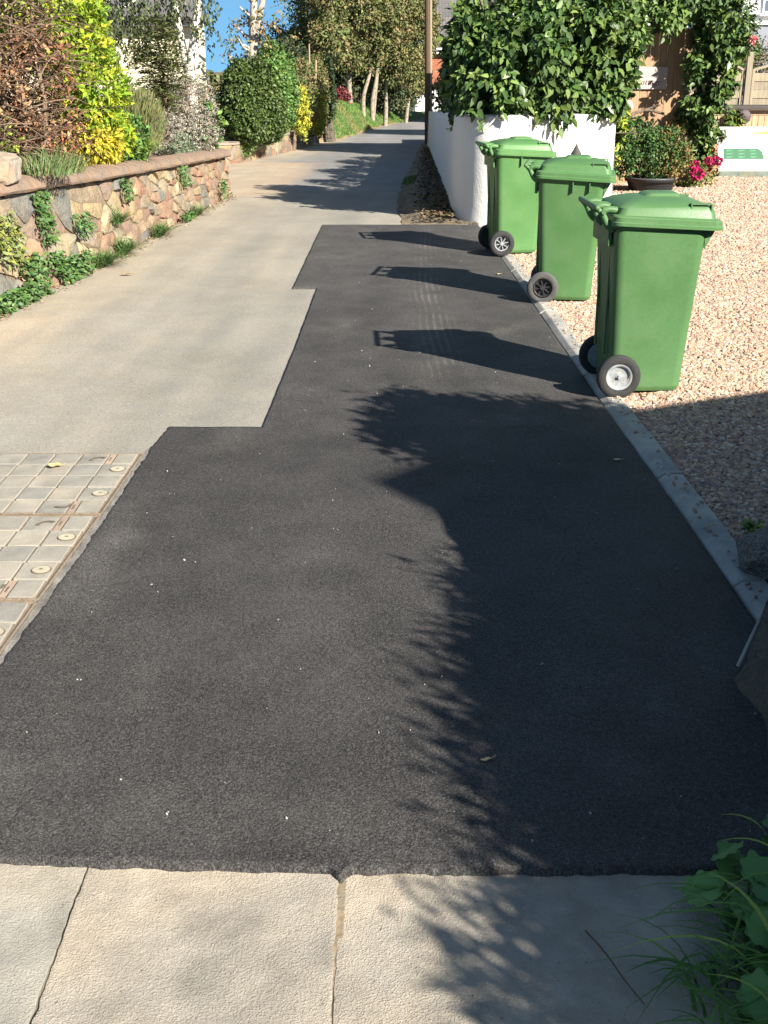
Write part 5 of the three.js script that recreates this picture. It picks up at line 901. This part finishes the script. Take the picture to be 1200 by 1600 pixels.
  weed('grass fringe at the wall foot in the far half', 14.5, 0.0, 160, 'grass', 0.3);
  weed('weed under the coping in the far half', 14.3, 0.36, 110, 'leaf', 0.22, 0.24);
  weed('last weeds at the far end of the wall', 16.4, 0.05, 80, 'leaf', 0.2, 0.2);
  // litter along the wall foot
  const LL = new Leaves(); for (let k = 0; k < 900; k++) { const d = rr(8, 17), x = W1(d) + 0.03 + 0.22 * R() * R(); LL.leaf(P(x, 0.012 + gy(d), d), V(rr(-1, 1), rr(-0.1, 0.3), rr(-1, 1)).normalize(), V(rr(-0.4, 0.4), 1, rr(-0.4, 0.4)).normalize(), rr(0.02, 0.05), rr(0.012, 0.025), shade([[0.35, 0.22, 0.12], [0.2, 0.11, 0.07], [0.45, 0.33, 0.18], [0.14, 0.13, 0.06]])); }
  tag(mesh('wall_litter', LL.geo(), MAT.matte, scene), 'dry leaf litter along the foot of the stone wall', 'leaf litter', null, 'stuff');
}

// ================================================================ buildings
{
  seed(801);
  // cream house at the left
  const t = thing('cream_house', 'cream rendered house behind the birch', 'house', [-4.25, 0, -30.2], 0.19);
  mesh('wall', uvBox(box(9, 4.2, 8, -4.5, 0.55, -4)), MAT.cream, t);
  mesh('soffit', box(9.0, 0.13, 0.4, -4.55, 2.60, 0.15), MAT.trim, t); mesh('gutter', limb([V(-9, 2.72, 0.38), V(-4, 2.72, 0.38), V(0, 2.72, 0.38)], 0.06, 0.06, 8), MAT.trim, t);
  const rf = new THREE.Shape([[-4.6, 0], [0, 2.6], [4.6, 0], [4.5, -0.12], [0, 2.4], [-4.5, -0.12]].map(p => new THREE.Vector2(...p))); const rg = new THREE.ExtrudeGeometry(rf, { depth: 9.1, bevelEnabled: false }); rg.rotateY(Math.PI / 2); rg.translate(-9.1, 2.72, -4); mesh('roof', uvBox(rg), MAT.slate3, t);
  // slate-roofed house at the right, beyond the pole
  const h = thing('slate_roof_house', 'house with grey slate roof and brick panels beyond the pole', 'house', [2.52, 0, -70]);
  const y0 = gy(70), ev = 2.34;
  mesh('wall', uvBox(box(12, ev - y0 - 0.2, 7, 6, (ev + y0) / 2, -3.9)), MAT.white, h);
  for (let k = 0; k < 5; k++) { mesh('brick_panel', uvBox(box(0.78, 1.7, 0.06, 0.52 + k * 1.1, 1.36, -0.38)), k % 2 ? MAT.brick2 : MAT.brick, h); mesh('mullion', box(0.17, 1.9, 0.09, 0.06 + k * 1.1, 1.32, -0.36), MAT.trim, h); }
  mesh('fascia', box(12.4, 0.2, 0.08, 6, ev - 0.02, -0.05), MAT.trim, h); mesh('gutter', limb([V(-0.2, ev + 0.1, 0.05), V(6, ev + 0.1, 0.05), V(12.2, ev + 0.1, 0.05)], 0.08, 0.08, 8), MAT.trim, h);
  const PT = 0.82, roof = mesh('roof', (() => { const g = box(12.3, 0.08, 6.4, 0, 0, -3.2); g.rotateX(PT); g.translate(6, ev + 0.1, 0); return g; })(), MAT.slate3, h);
  const tg = new THREE.BoxGeometry(0.335, 0.03, 0.5); uvBox(tg);
  const ms = [MAT.slate, MAT.slate2, MAT.slate3]; const rest = [];
  for (let r = 0; r < 18; r++) for (let k = 0; k < 36; k++) {
    const s = 0.2 + r * 0.32, x = 0.05 + k * 0.34 + (r % 2) * 0.17, pos = V(x, ev + 0.18 + s * Math.sin(PT) + 0.015, -s * Math.cos(PT));
    if (x < 3.6 && r < 14) { const m = mesh('slate', tg, ms[Math.floor(R() * 3)], roof); m.position.copy(pos); m.rotation.x = PT - 0.06; }
    else { const g = tg.clone(); g.rotateX(PT - 0.06); g.translate(pos.x, pos.y, pos.z); rest.push(g); }
  }
  mesh('far_slates', merge(rest), MAT.slate, roof).userData.kind = 'stuff';
  mesh('verge_board', (() => { const g = box(0.14, 0.2, 6.4, 0, 0, -3.2); g.rotateX(PT); g.translate(-0.14, ev + 0.12, 0.02); return uvBox(g); })(), MAT.palewood, h);
  const gb = new THREE.Shape([[0, 0], [4.3, 4.4], [7, 0.4], [7, 0]].map(p => new THREE.Vector2(...p))); const gg = new THREE.ExtrudeGeometry(gb, { depth: 0.2, bevelEnabled: false }); gg.rotateY(Math.PI / 2); gg.translate(0.02, ev - 0.1, -0.4); mesh('gable', uvBox(gg), MAT.white, h);
  // white cottage behind the climber
  const c = thing('white_cottage', 'white cottage with dark roof mostly hidden by the climber', 'house', [0, 0, 0]);
  mesh('wall', uvBox(box(4.6, 3.4, 5, 2.05 + 2.3, 1.3, -30.5)), MAT.white, c);
  const cr = new THREE.Shape([[-2.75, 0], [0, 1.9], [2.75, 0], [2.6, -0.14], [0, 1.7], [-2.6, -0.14]].map(p => new THREE.Vector2(...p))); const cg = new THREE.ExtrudeGeometry(cr, { depth: 5.1, bevelEnabled: false }); cg.rotateY(Math.PI / 2); cg.translate(1.85, 2.95, -30.5); mesh('roof', uvBox(cg), MAT.slate3, c);
  mesh('downpipe', limb([P(2.08, 3.0, 27.92), P(2.08, 1.5, 27.92), P(2.08, 0, 27.92)], 0.05, 0.05, 8), MAT.pot, c);
  // white house top right
  const w = thing('white_house', 'white house with grey base and small-paned window at top right', 'house', [0, 0, 0]);
  mesh('wall', uvBox(box(8, 6, 6, 10.05 + 4, 2.75 + 3, -39)), MAT.white, w); mesh('plinth', uvBox(box(8.06, 3.6, 6.06, 10.05 + 4, 0.95, -39)), MAT.greyrender, w); mesh('string_course', box(8.2, 0.1, 6.2, 14.05, 2.78, -39), MAT.trim, w);
  for (const wx of [10.62, 12.6]) { const win = mesh('window', box(0.95, 1.4, 0.08, wx + 0.45, 3.72, -35.97), MAT.trim, w); for (let i = 0; i < 3; i++) for (let j = 0; j < 4; j++) mesh('pane', box(0.25, 0.28, 0.02, wx + 0.15 + i * 0.29, 3.22 + j * 0.33, -35.93), MAT.glass, win); mesh('sill', box(1.15, 0.07, 0.2, wx + 0.45, 2.99, -35.9), MAT.trim, win); }
  // distant white building at the bend
  const f = thing('distant_white_building', 'small white gable end far down the lane', 'house', [0, 0, 0]); mesh('wall', uvBox(box(1.6, 1.9, 3, 3.2, -1.9 + 0.55, -97)), MAT.white, f); mesh('plinth', box(1.7, 0.5, 3.1, 3.2, -2.15, -97), MAT.slate2, f);
  const fr = new THREE.Shape([[-1.0, 0], [0, 0.7], [1.0, 0]].map(p => new THREE.Vector2(...p))); const fg = new THREE.ExtrudeGeometry(fr, { depth: 3.2, bevelEnabled: false }); fg.translate(3.2, -0.45, -98.6); mesh('roof', fg, MAT.slate, f);
  // telegraph pole
  const p = thing('telegraph_pole', 'brown wooden telegraph pole at the end of the white wall', 'pole', [1.27, gy(35.2), -35.2]); mesh('shaft', limb([V(0, -0.1, 0), V(-0.05, 3, 0), V(-0.13, 7.5, 0)], 0.115, 0.085, 14), MAT.polewood, p);
  const tub = mesh('sunlit_strip', box(0.05, 4.6, 0.04, 0.075, 3.0, 0.08), M([0.34, 0.27, 0.18], 0.8), p); tub.rotation.z = 0.016;  // tan strip added to imitate the sunlit side of the shaft
}
shrub('wall_top_bush', 'variegated bush on the white wall beside the pole', [[1.45, 0.95, 30, 0.3, 0.5, 0.5], [1.6, 1.1, 28.5, 0.3, 0.4, 0.5], [1.5, 0.7, 26, 0.3, 0.4, 1.2]], { sprigs: 900, per: 5, len: 0.1, wid: 0.05, pal: [[0.14, 0.18, 0.07], [0.3, 0.32, 0.14], [0.14, 0.06, 0.06], [0.07, 0.1, 0.04]], thr: -0.3 }, MAT.leaf);
shrub('shaded_wall_shrub', 'dark shrubs along the top of the lane side of the white wall', [[1.7, 1.6, 15.3, 0.5, 0.7, 0.35], [2.4, 1.7, 15.7, 0.5, 0.75, 0.35], [1.3, 1.4, 17.5, 0.35, 0.7, 0.9], [1.35, 1.2, 19.0, 0.35, 0.6, 0.8], [1.45, 1.35, 20.5, 0.4, 0.75, 1.1], [1.5, 1.1, 22.2, 0.4, 0.65, 0.9], [1.6, 1.25, 24, 0.4, 0.7, 1.2], [1.6, 1.0, 26, 0.4, 0.6, 1.0]], { sprigs: 6200, per: 5, len: 0.1, wid: 0.05, pal: [[0.05, 0.09, 0.03], [0.07, 0.12, 0.04]], thr: -0.3 }, MAT.leaf);

// ================================================================ bank, far trees
{
  seed(901);
  const foot = d => interp([[38.9, -1.75], [42, -1.35], [46.9, -0.97], [54, -0.5], [61, 0.0], [73, 1.5], [85, 3.4]], d);
  const bh = d => interp([[38.9, 1.1], [50, 1.2], [60, 1.0], [75, 0.55], [90, 0.4]], d);
  const bankY = (x, d) => { const e = foot(d) - x; return gfar(d) - 0.02 + bh(d) * sstep(-0.1, 1.15, e + 0.1 * fb(x, d * 0.5)) + 0.05 * clamp(e - 1.5, 0, 12) + 0.04 * fb(x * 1.4, d * 0.7); };
  const prof = [0.03, -0.05, -0.15, -0.3, -0.5, -0.7, -0.9, -1.1, -1.3, -1.5, -1.8, -2.4, -3.5, -6, -10, -16];
  structure('grass_bank', sheet(rowsTo(38.9, 90, 0.5, 1.01), d => prof.map(o => foot(d) + o).reverse(), bankY, (x, d) => { const n = fb(x * 1.2, d * 0.6, 3), e = foot(d) - x; const b = sstep(0.35, 0.0, e); return [lerp(0.09, 0.3, b) * (1 + 0.35 * n), lerp(0.15, 0.2, b) * (1 + 0.3 * n), lerp(0.035, 0.11, b) * (1 + 0.3 * n)]; }), new THREE.MeshStandardMaterial({ vertexColors: true, roughness: 1, map: TS.map }), 'sunlit green grass bank beside the far lane', 'bank');
  const G = new Leaves(); for (let k = 0; k < 30000; k++) { const d = 39 + 34 * Math.pow(R(), 1.3), e = rr(0.05, 2.2), x = foot(d) - e; const dry = N3(x * 0.7, d * 0.3, 4) > 0.15; G.blade(P(x, bankY(x, d) - 0.01, d), V(rr(-0.4, 0.4), 1, rr(-0.4, 0.4)).normalize(), rr(0.06, 0.16), 0.02, shade(dry ? [[0.24, 0.22, 0.07], [0.17, 0.2, 0.06]] : [[0.10, 0.20, 0.035], [0.14, 0.25, 0.05], [0.08, 0.16, 0.03]]), 0.5, 2); }
  tag(mesh('bank_grass', G.geo(), MAT.matte, scene), 'rough grass growing on the far bank', 'grass', null, 'stuff');
  const pal = [[0.11, 0.135, 0.04], [0.14, 0.145, 0.05], [0.18, 0.14, 0.06], [0.09, 0.12, 0.035], [0.22, 0.165, 0.07], [0.08, 0.11, 0.03], [0.13, 0.16, 0.05]];
  const tree = (label, x, d, hh, cr, spr, lean, fork) => {
    const t = thing('lane_tree', label, 'tree', [0, 0, 0], 0, 'trees on the far bank'), b = bankY(x, d) - 0.1;
    const tr = [limb([P(x, b, d), P(x + lean * 0.25 + rr(-0.1, 0.1), b + hh * 0.13, d), P(x + lean * 0.4 + rr(-0.12, 0.12), b + hh * 0.27, d), P(x + lean, b + hh * 0.5, d + 0.2), P(x + lean * 1.3, b + hh * 0.85, d)], 0.12, 0.045, 8, 0, 0.2)]; if (fork) tr.push(limb([P(x + 0.02, b, d), P(x + fork * 0.5, b + hh * 0.25, d), P(x + fork, b + hh * 0.55, d)], 0.085, 0.04, 8, 0, 0.2));
    for (let k = 0; k < 6; k++) { const y = b + hh * rr(0.4, 0.75), a = rr(0, 6.28); tr.push(limb([P(x + lean * 0.8, y, d), P(x + lean + 0.5 * Math.cos(a), y + 0.5, d + 0.5 * Math.sin(a)), P(x + lean + 0.8 * Math.cos(a), y + 1.0, d + 0.8 * Math.sin(a))], 0.04, 0.012, 6)); }
    mesh('trunk', merge(tr), MAT.palebark, t);
    mesh('crown', foliage(cr, { sprigs: spr, per: 5, len: 0.15, wid: 0.085, pal, thr: -0.1, freq: 0.9, spread: 0.22, inner: 0.45, lump: 0.35, droop: 0.3 }).geo(), MAT.matte, t);
  };
  tree('forked pale tree leftmost on the bank', -1.5, 55.5, 7, [[-1.9, 4.2, 55, 2.0, 1.7, 2.0], [-2.6, 2.8, 55, 1.3, 1.0, 1.4], [-0.6, 3.8, 56, 1.5, 1.6, 1.6], [-1.6, 2.0, 55, 0.9, 0.7, 1.0]], 6000, 0.25, -0.35);
  tree('leaning pale tree, second from the left on the bank', -0.95, 57, 7, [[-0.5, 4.6, 58, 1.8, 1.7, 1.8], [-1.0, 2.2, 57.5, 1.1, 1.0, 1.2]], 4000, 0.5, 0);
  tree('thickest tree in the middle of the bank', -0.55, 58.5, 7.5, [[0.2, 4.2, 59.5, 1.9, 1.8, 1.9], [0.3, 2.1, 60, 1.1, 1.1, 1.3]], 4800, 0.35, 0.45);
  tree('slender tree right of the thickest one on the bank', 0.05, 61, 7, [[1.0, 4.0, 62, 1.6, 1.8, 1.8], [1.1, 1.8, 62, 0.9, 1.2, 1.3]], 4000, 0.2, 0);
  tree('ivy-clad tree overhanging the lane at the bend', 1.2, 69, 7, [[1.9, 3.2, 68, 1.0, 1.8, 2.0], [1.7, 1.2, 66, 0.7, 0.9, 1.2], [0.9, 0.8, 66, 0.6, 1.1, 1.2]], 3600, 0.3, 0);
  tree('bushy autumn tree high at left of the bank', -3.2, 50, 6, [[-2.6, 3.6, 49.5, 1.1, 1.4, 1.2], [-2.1, 2.6, 48, 0.8, 0.9, 1.0], [-3.3, 2.2, 49, 0.8, 0.8, 0.9], [-2.0, 4.4, 48, 1.0, 1.0, 1.0]], 3000, 0.2, 0);
  tree('small tree far beyond the bend', 3.2, 88, 4, [[3.2, 1.8, 88, 1.4, 1.5, 1.4], [2.2, 0.4, 86, 0.9, 0.8, 1.0]], 1600, 0.1, 0);
  shrub('understorey', 'dark evergreen thicket under the bank trees', [[-2.0, 1.3, 61, 1.6, 1.5, 1.0], [0.0, 1.0, 65, 1.4, 1.6, 1.0], [1.1, 0.5, 71, 0.9, 1.5, 1.4], [-4.5, 1.5, 58, 2.0, 1.8, 1.2], [-3.6, 1.2, 46, 1.3, 1.3, 1.0]], { sprigs: 5200, per: 5, len: 0.17, wid: 0.1, pal: [[0.03, 0.05, 0.02], [0.045, 0.07, 0.025], [0.06, 0.08, 0.03]], thr: -0.5, spread: 0.2 }, MAT.matte);
  shrub('red_shrub', 'dark red-leaved shrub at the top of the bank', [[-1.95, 0.42, 52.5, 0.55, 0.3, 0.4]], { sprigs: 420, per: 5, len: 0.1, wid: 0.06, pal: [[0.16, 0.03, 0.035], [0.22, 0.06, 0.06], [0.08, 0.03, 0.03]], thr: -0.5 }, MAT.leaf);
  shrub('lane_end_hedge', 'olive hedge flanking the right side of the lane end', [[3.6, 0.0, 82, 0.9, 1.2, 3.0], [4.6, 0.4, 88, 1.2, 1.6, 3.0]], { sprigs: 1300, per: 5, len: 0.16, wid: 0.09, pal: [[0.14, 0.17, 0.05], [0.2, 0.2, 0.07]], thr: -0.5 }, MAT.matte);
  const woods = new Leaves(); foliage([[-14, -1, 95, 8, 2.2, 3], [-4, 0.5, 105, 5, 3, 3], [8, -0.5, 125, 8, 2.5, 3], [20, -0.5, 110, 8, 3, 3], [-30, -1, 110, 12, 3, 4]], { sprigs: 5200, per: 4, len: 0.5, wid: 0.3, pal, thr: -0.4, freq: 0.4, spread: 0.5 }, woods); tag(mesh('woodland', woods.geo(), MAT.matte, scene), 'far-off belt of trees closing the view', 'woodland', null, 'stuff');
}

// ================================================================ foreground right: wall end, rock, weeds, litter
{
  seed(1001);
  const bat = thing('battered_stone_wall', 'dark leaning stone wall end at the right frame edge', 'wall', [0, 0, 0]);
  const bg = new THREE.BoxGeometry(1, 1, 1, 12, 22, 60), p = bg.attributes.position; for (let i = 0; i < p.count; i++) { let x = p.getX(i) + 0.5, y = p.getY(i) + 0.5, z = p.getZ(i); const yy = y * 1.25 - 0.05; let X = 1.03 + 0.37 * yy + 0.2 * clamp((z + 0.5) * 2, 0, 1) * yy + x * (0.8 - 0.15 * y), D = lerp(3.08 + 0.13 * yy, -1.2, Math.pow(z + 0.5, 1.6)); X += 0.0; const v = V(X, yy, -D), n = fb(v.x * 5, v.y * 6, v.z * 5), n2 = fb(v.x * 17, v.y * 17, v.z * 17); X += 0.035 * n * (1 - x) + 0.009 * n2; D += 0.035 * fb(v.x * 5 + 4, v.y * 5, 2) + 0.008 * n2; p.setXYZ(i, X, yy * (1 - 0.3 * sstep(2.5, 1.6, D)) + 0.02 * n * y, -D); } 
  const b2 = mergeVertices(bg.deleteAttribute('uv').deleteAttribute('normal'), 1e-3); b2.computeVertexNormals(); mesh('stonework', uvBox(b2.toNonIndexed()), MAT.mossy, bat);
  mesh('render_edge', (() => { const g = limb([P(1.05, 0.03, 3.12), P(1.16, 0.32, 3.16), P(1.27, 0.62, 3.2), P(1.45, 1.1, 3.26)], 0.007, 0.006, 5); return g; })(), MAT.kerb, bat);
  const rk = boulder(0.17, 0.075, 0.12, 21, 4, 0.18, 0.6); rk.rotateZ(0.24); rk.translate(1.43, 0.09, -3.86); tag(mesh('grey_rock', rk, MAT.granite, scene), 'grey lichen-speckled rock resting on the kerb end', 'rock');
  const r2 = boulder(0.1, 0.05, 0.09, 24, 3, 0.15, 0.6); r2.translate(1.47, 0.04, -3.72); tag(mesh('grey_rock', r2, MAT.granite, scene), 'smaller dark rock wedged under the lichen-speckled rock', 'rock');
  const w = thing('gravel_weed', 'small green weed in the gravel behind the grey rock', 'weed', [0, 0, 0]); const WL = new Leaves(); for (let k = 0; k < 26; k++) { const a = rr(0, 6.28); WL.leaf(P(1.40 + rr(-0.03, 0.05), 0.03, 4.22 + rr(-0.04, 0.04)), V(Math.cos(a), rr(0.3, 1.2), Math.sin(a)).normalize(), V(0, 1, 0).addScaledVector(rdir(), 0.5).normalize(), rr(0.03, 0.06), 0.022, shade([[0.12, 0.22, 0.04], [0.3, 0.32, 0.06]])); } mesh('leaves', WL.geo(), MAT.leaf, w);
  // leafy plant and grass at the bottom right corner
  const pl = thing('verge_plant', 'leafy weeds and grass in the bottom right corner', 'plant', [0, 0, 0]);
  const B = new Leaves(); for (let k = 0; k < 420; k++) { const x = rr(0.60, 1.0), d = rr(1.45, 2.1) - 0.2 * (0.72 - x > 0 ? 1 : 0), a = rr(2.0, 4.6); B.blade(P(x, -0.01, d), V(0.3 * Math.cos(a), 1, 0.3 * Math.sin(a)).normalize(), rr(0.08, 0.24), rr(0.004, 0.011), shade([[0.13, 0.26, 0.05], [0.18, 0.33, 0.06], [0.09, 0.2, 0.04]]), rr(0.4, 1.1), 5, V(Math.cos(a), 0, -Math.sin(a)).normalize()); }
  for (const [x, y, d, hx, hd, l, wd, bend] of [[0.78, 0.04, 1.88, -0.7, 0.75, 0.24, 0.012, 0.5], [0.74, 0.0, 1.86, -1, 0.02, 0.26, 0.010, 0.95], [0.74, 0.02, 1.72, -0.8, 0.3, 0.18, 0.009, 0.6], [0.86, 0.08, 2.1, -1, 0.1, 0.16, 0.010, 0.7], [0.86, 0.07, 2.2, -0.9, 0.2, 0.14, 0.010, 0.6]]) B.blade(P(x, y, d), V(-0.2, 0.9, 0).normalize(), l, wd, [0.36, 0.48, 0.10], bend, 8, V(hx, 0, -hd).normalize());  // paler blade colour stands in for a shaft of sun
  mesh('grass', B.geo(), MAT.thin, pl);
  // scalloped round leaves
  const rl = new THREE.Shape(); for (let k = 0; k <= 48; k++) { const a = k / 48 * 6.2832, r = 0.5 * (1 + 0.09 * Math.cos(a * 9)) * (1 - 0.35 * Math.exp(-((a > 3.14 ? a - 6.2832 : a) ** 2) * 8)); k ? rl.lineTo(r * Math.cos(a), r * Math.sin(a)) : rl.moveTo(r * Math.cos(a), r * Math.sin(a)); }
  const rg = new THREE.ShapeGeometry(rl, 2); rg.rotateX(-Math.PI / 2); { const q = rg.attributes.position; for (let i = 0; i < q.count; i++) { const x = q.getX(i), z = q.getZ(i); q.setY(i, 0.35 * (x * x + z * z) + 0.03 * Math.sin(9 * Math.atan2(z, x))); } rg.computeVertexNormals(); }
  const lm = [[0.09, 0.21, 0.05], [0.12, 0.26, 0.06], [0.07, 0.17, 0.05]].map(c => new THREE.MeshPhysicalMaterial({ color: lin(...c), roughness: 0.6, side: THREE.DoubleSide }));
  for (let k = 0; k < 120; k++) { const x = 0.63 + 0.35 * Math.sqrt(R()), d = rr(1.5, 2.2), m = mesh('leaf', rg, lm[k % 3], pl), s = rr(0.05, 0.1); m.scale.set(s, s, s); m.position.set(x, 0.02 + 0.16 * clamp((x - 0.6) / 0.35, 0, 1) * rr(0.3, 1), -d); m.rotation.set(rr(-0.4, 0.6), rr(0, 6.28), rr(0, 0.7)); }
  // fallen leaves and chips
  const curl = (label, x, d, len, wid, col, turn, y = 0.016) => { const sh = new THREE.PlaneGeometry(len, wid, 8, 4), q = sh.attributes.position; for (let i = 0; i < q.count; i++) { const u = q.getX(i) / len, v = q.getY(i) / wid, w = Math.sqrt(Math.max(0, 1 - 4 * u * u)) * (1 - 0.25 * u); q.setXYZ(i, u * len, v * wid * w, 0.35 * wid * v * v * 4 * 0.4 + 0.10 * len * u * u + 0.04 * len * Math.sin(9 * u)); } sh.rotateX(-Math.PI / 2); sh.computeVertexNormals(); const t = thing('fallen_leaf', label, 'leaf', [x, y, -d], turn, 'dry leaves lying on the ground'); const mm = new THREE.MeshStandardMaterial({ color: lin(...col), roughness: 0.8, side: THREE.DoubleSide }); mesh('blade', sh, mm, t); mesh('stalk', limb([V(len * 0.5, 0.004 + 0.025 * len, 0), V(len * 0.62, 0.006, 0.004), V(len * 0.78, 0.008, -0.002)], 0.0014, 0.001, 4), mm, t); };
  curl('curled tan leaf lying on the tiled inspection cover', -1.47, 5.02, 0.06, 0.05, [0.55, 0.38, 0.17], 0.2, 0.02);
  curl('narrow tan leaf at the shadow edge on the asphalt', 0.265, 2.64, 0.034, 0.012, [0.5, 0.38, 0.2], 0.35);
  curl('pale leaf on the asphalt near the kerb in shade', 1.06, 5.12, 0.035, 0.022, [0.6, 0.5, 0.32], -0.2);
  curl('small tan leaf beside the far bin on the asphalt', 0.98, 10.2, 0.05, 0.03, [0.5, 0.36, 0.18], 0.6);
  curl('brown leaf in the gravel between near and middle bins', 1.7, 7.85, 0.06, 0.04, [0.3, 0.13, 0.06], 0.9, 0.03);
  curl('brown leaf on the lane below the stone wall', -2.2, 10.2, 0.09, 0.05, [0.3, 0.2, 0.1], 0.1, 0.014);
  curl('tan leaf on the asphalt beside the middle bin', 1.02, 11.9, 0.05, 0.03, [0.5, 0.36, 0.18], -0.6);
  const tw = thing('twig', 'thin dark twig lying on the shaded concrete', 'twig', [0, 0, 0]); mesh('stem', limb([P(0.42, 0.01, 2.0), P(0.45, 0.012, 1.93), P(0.475, 0.008, 1.86), P(0.50, 0.012, 1.79)], 0.0025, 0.0015, 5), MAT.twig, tw);
  // pale chips on the asphalt
  const g = mergeVertices(new THREE.IcosahedronGeometry(1, 0).deleteAttribute('uv').deleteAttribute('normal')); g.computeVertexNormals(); const n = 170, im = new THREE.InstancedMesh(g, new THREE.MeshStandardMaterial({ roughness: 0.9 }), n), m4 = new THREE.Matrix4(), qq = new THREE.Quaternion(), cc = new THREE.Color();
  for (let k = 0; k < n; k++) { const d = 2.3 + 10.5 * Math.pow(R(), 1.7), x = rr(d < 5.5 ? -1.0 : -0.5, 1.15), s = rr(0.0012, 0.003) * (R() < 0.06 ? 1.8 : 1); qq.setFromEuler(new THREE.Euler(rr(0, 3), rr(0, 3), rr(0, 3))); m4.compose(V(x, 0.014, -d), qq, V(s * 1.4, s * 0.7, s)); im.setMatrixAt(k, m4); const v = rr(0.2, 0.48); cc.setRGB(v, v * 0.95, v * 0.85); im.setColorAt(k, cc); }
  im.name = 'stone_chips'; shadows(im); scene.add(im); tag(im, 'scattered pale stone chips on the fresh asphalt', 'chips', null, 'stuff');
}

// ================================================================ what stands right of the frame and shades the drive
{
  seed(1101);
  const h = thing('neighbouring_house', 'white house outside the frame at right, shading the drive', 'house', [4.15, 0, -2.0], Math.atan2(0.46, 1.01));
  mesh('wall', uvBox(box(8, 2.95, 7, 4.35, 1.4, 3.85)), MAT.white, h);
  const rs = new THREE.Shape([[0, 0], [3.85, 2.13], [7.7, 0], [7.6, -0.12], [3.85, 1.95], [0.1, -0.12]].map(p => new THREE.Vector2(...p))); const rg = new THREE.ExtrudeGeometry(rs, { depth: 8.6, bevelEnabled: false }); rg.rotateY(-Math.PI / 2); rg.translate(8.6, 3.0, 0); mesh('roof', uvBox(rg), MAT.slate, h);
  shrub('corner_shrub', 'leafy shrub outside the frame at right, shading the asphalt', [[2.42, 1.62, 3.6, 0.4, 0.5, 0.42], [2.85, 1.6, 3.4, 0.5, 0.55, 0.5], [3.3, 1.6, 3.2, 0.5, 0.55, 0.5], [2.5, 0.9, 3.3, 0.5, 0.6, 0.45], [2.1, 1.4, 3.55, 0.4, 0.4, 0.42], [2.4, 1.35, 3.2, 0.45, 0.5, 0.45]], { sprigs: 4600, inner: 0.3, per: 6, len: 0.085, wid: 0.04, pal: [[0.06, 0.12, 0.03], [0.09, 0.16, 0.04]], thr: -0.3, freq: 2.4, lump: 0.3, spread: 0.1 }, MAT.leaf, stems(2.7, 0, 3.2, 12, 1.5, 0.4));
  shrub('border_hedge', 'loose hedge outside the frame at right along the wall top', [[2.12, 1.05, 1.9, 0.38, 0.5, 0.5], [2.14, 1.1, 1.25, 0.38, 0.5, 0.55], [2.14, 1.1, 0.6, 0.38, 0.5, 0.55], [2.12, 1.1, 0.0, 0.4, 0.5, 0.5], [2.6, 1.15, 0.9, 0.55, 0.8, 1.6], [2.25, 0.6, 1.0, 0.4, 0.6, 1.5]], { sprigs: 15000, per: 6, inner: 0.25, len: 0.095, wid: 0.02, pal: [[0.06, 0.12, 0.03], [0.09, 0.16, 0.04]], thr: -0.7, freq: 2.4, lump: 0.22, spread: 0.12 }, MAT.leaf, stems(2.2, 0, 1.0, 24, 1.35, 0.7, 0.01));
}
renderer.render(scene, camera);
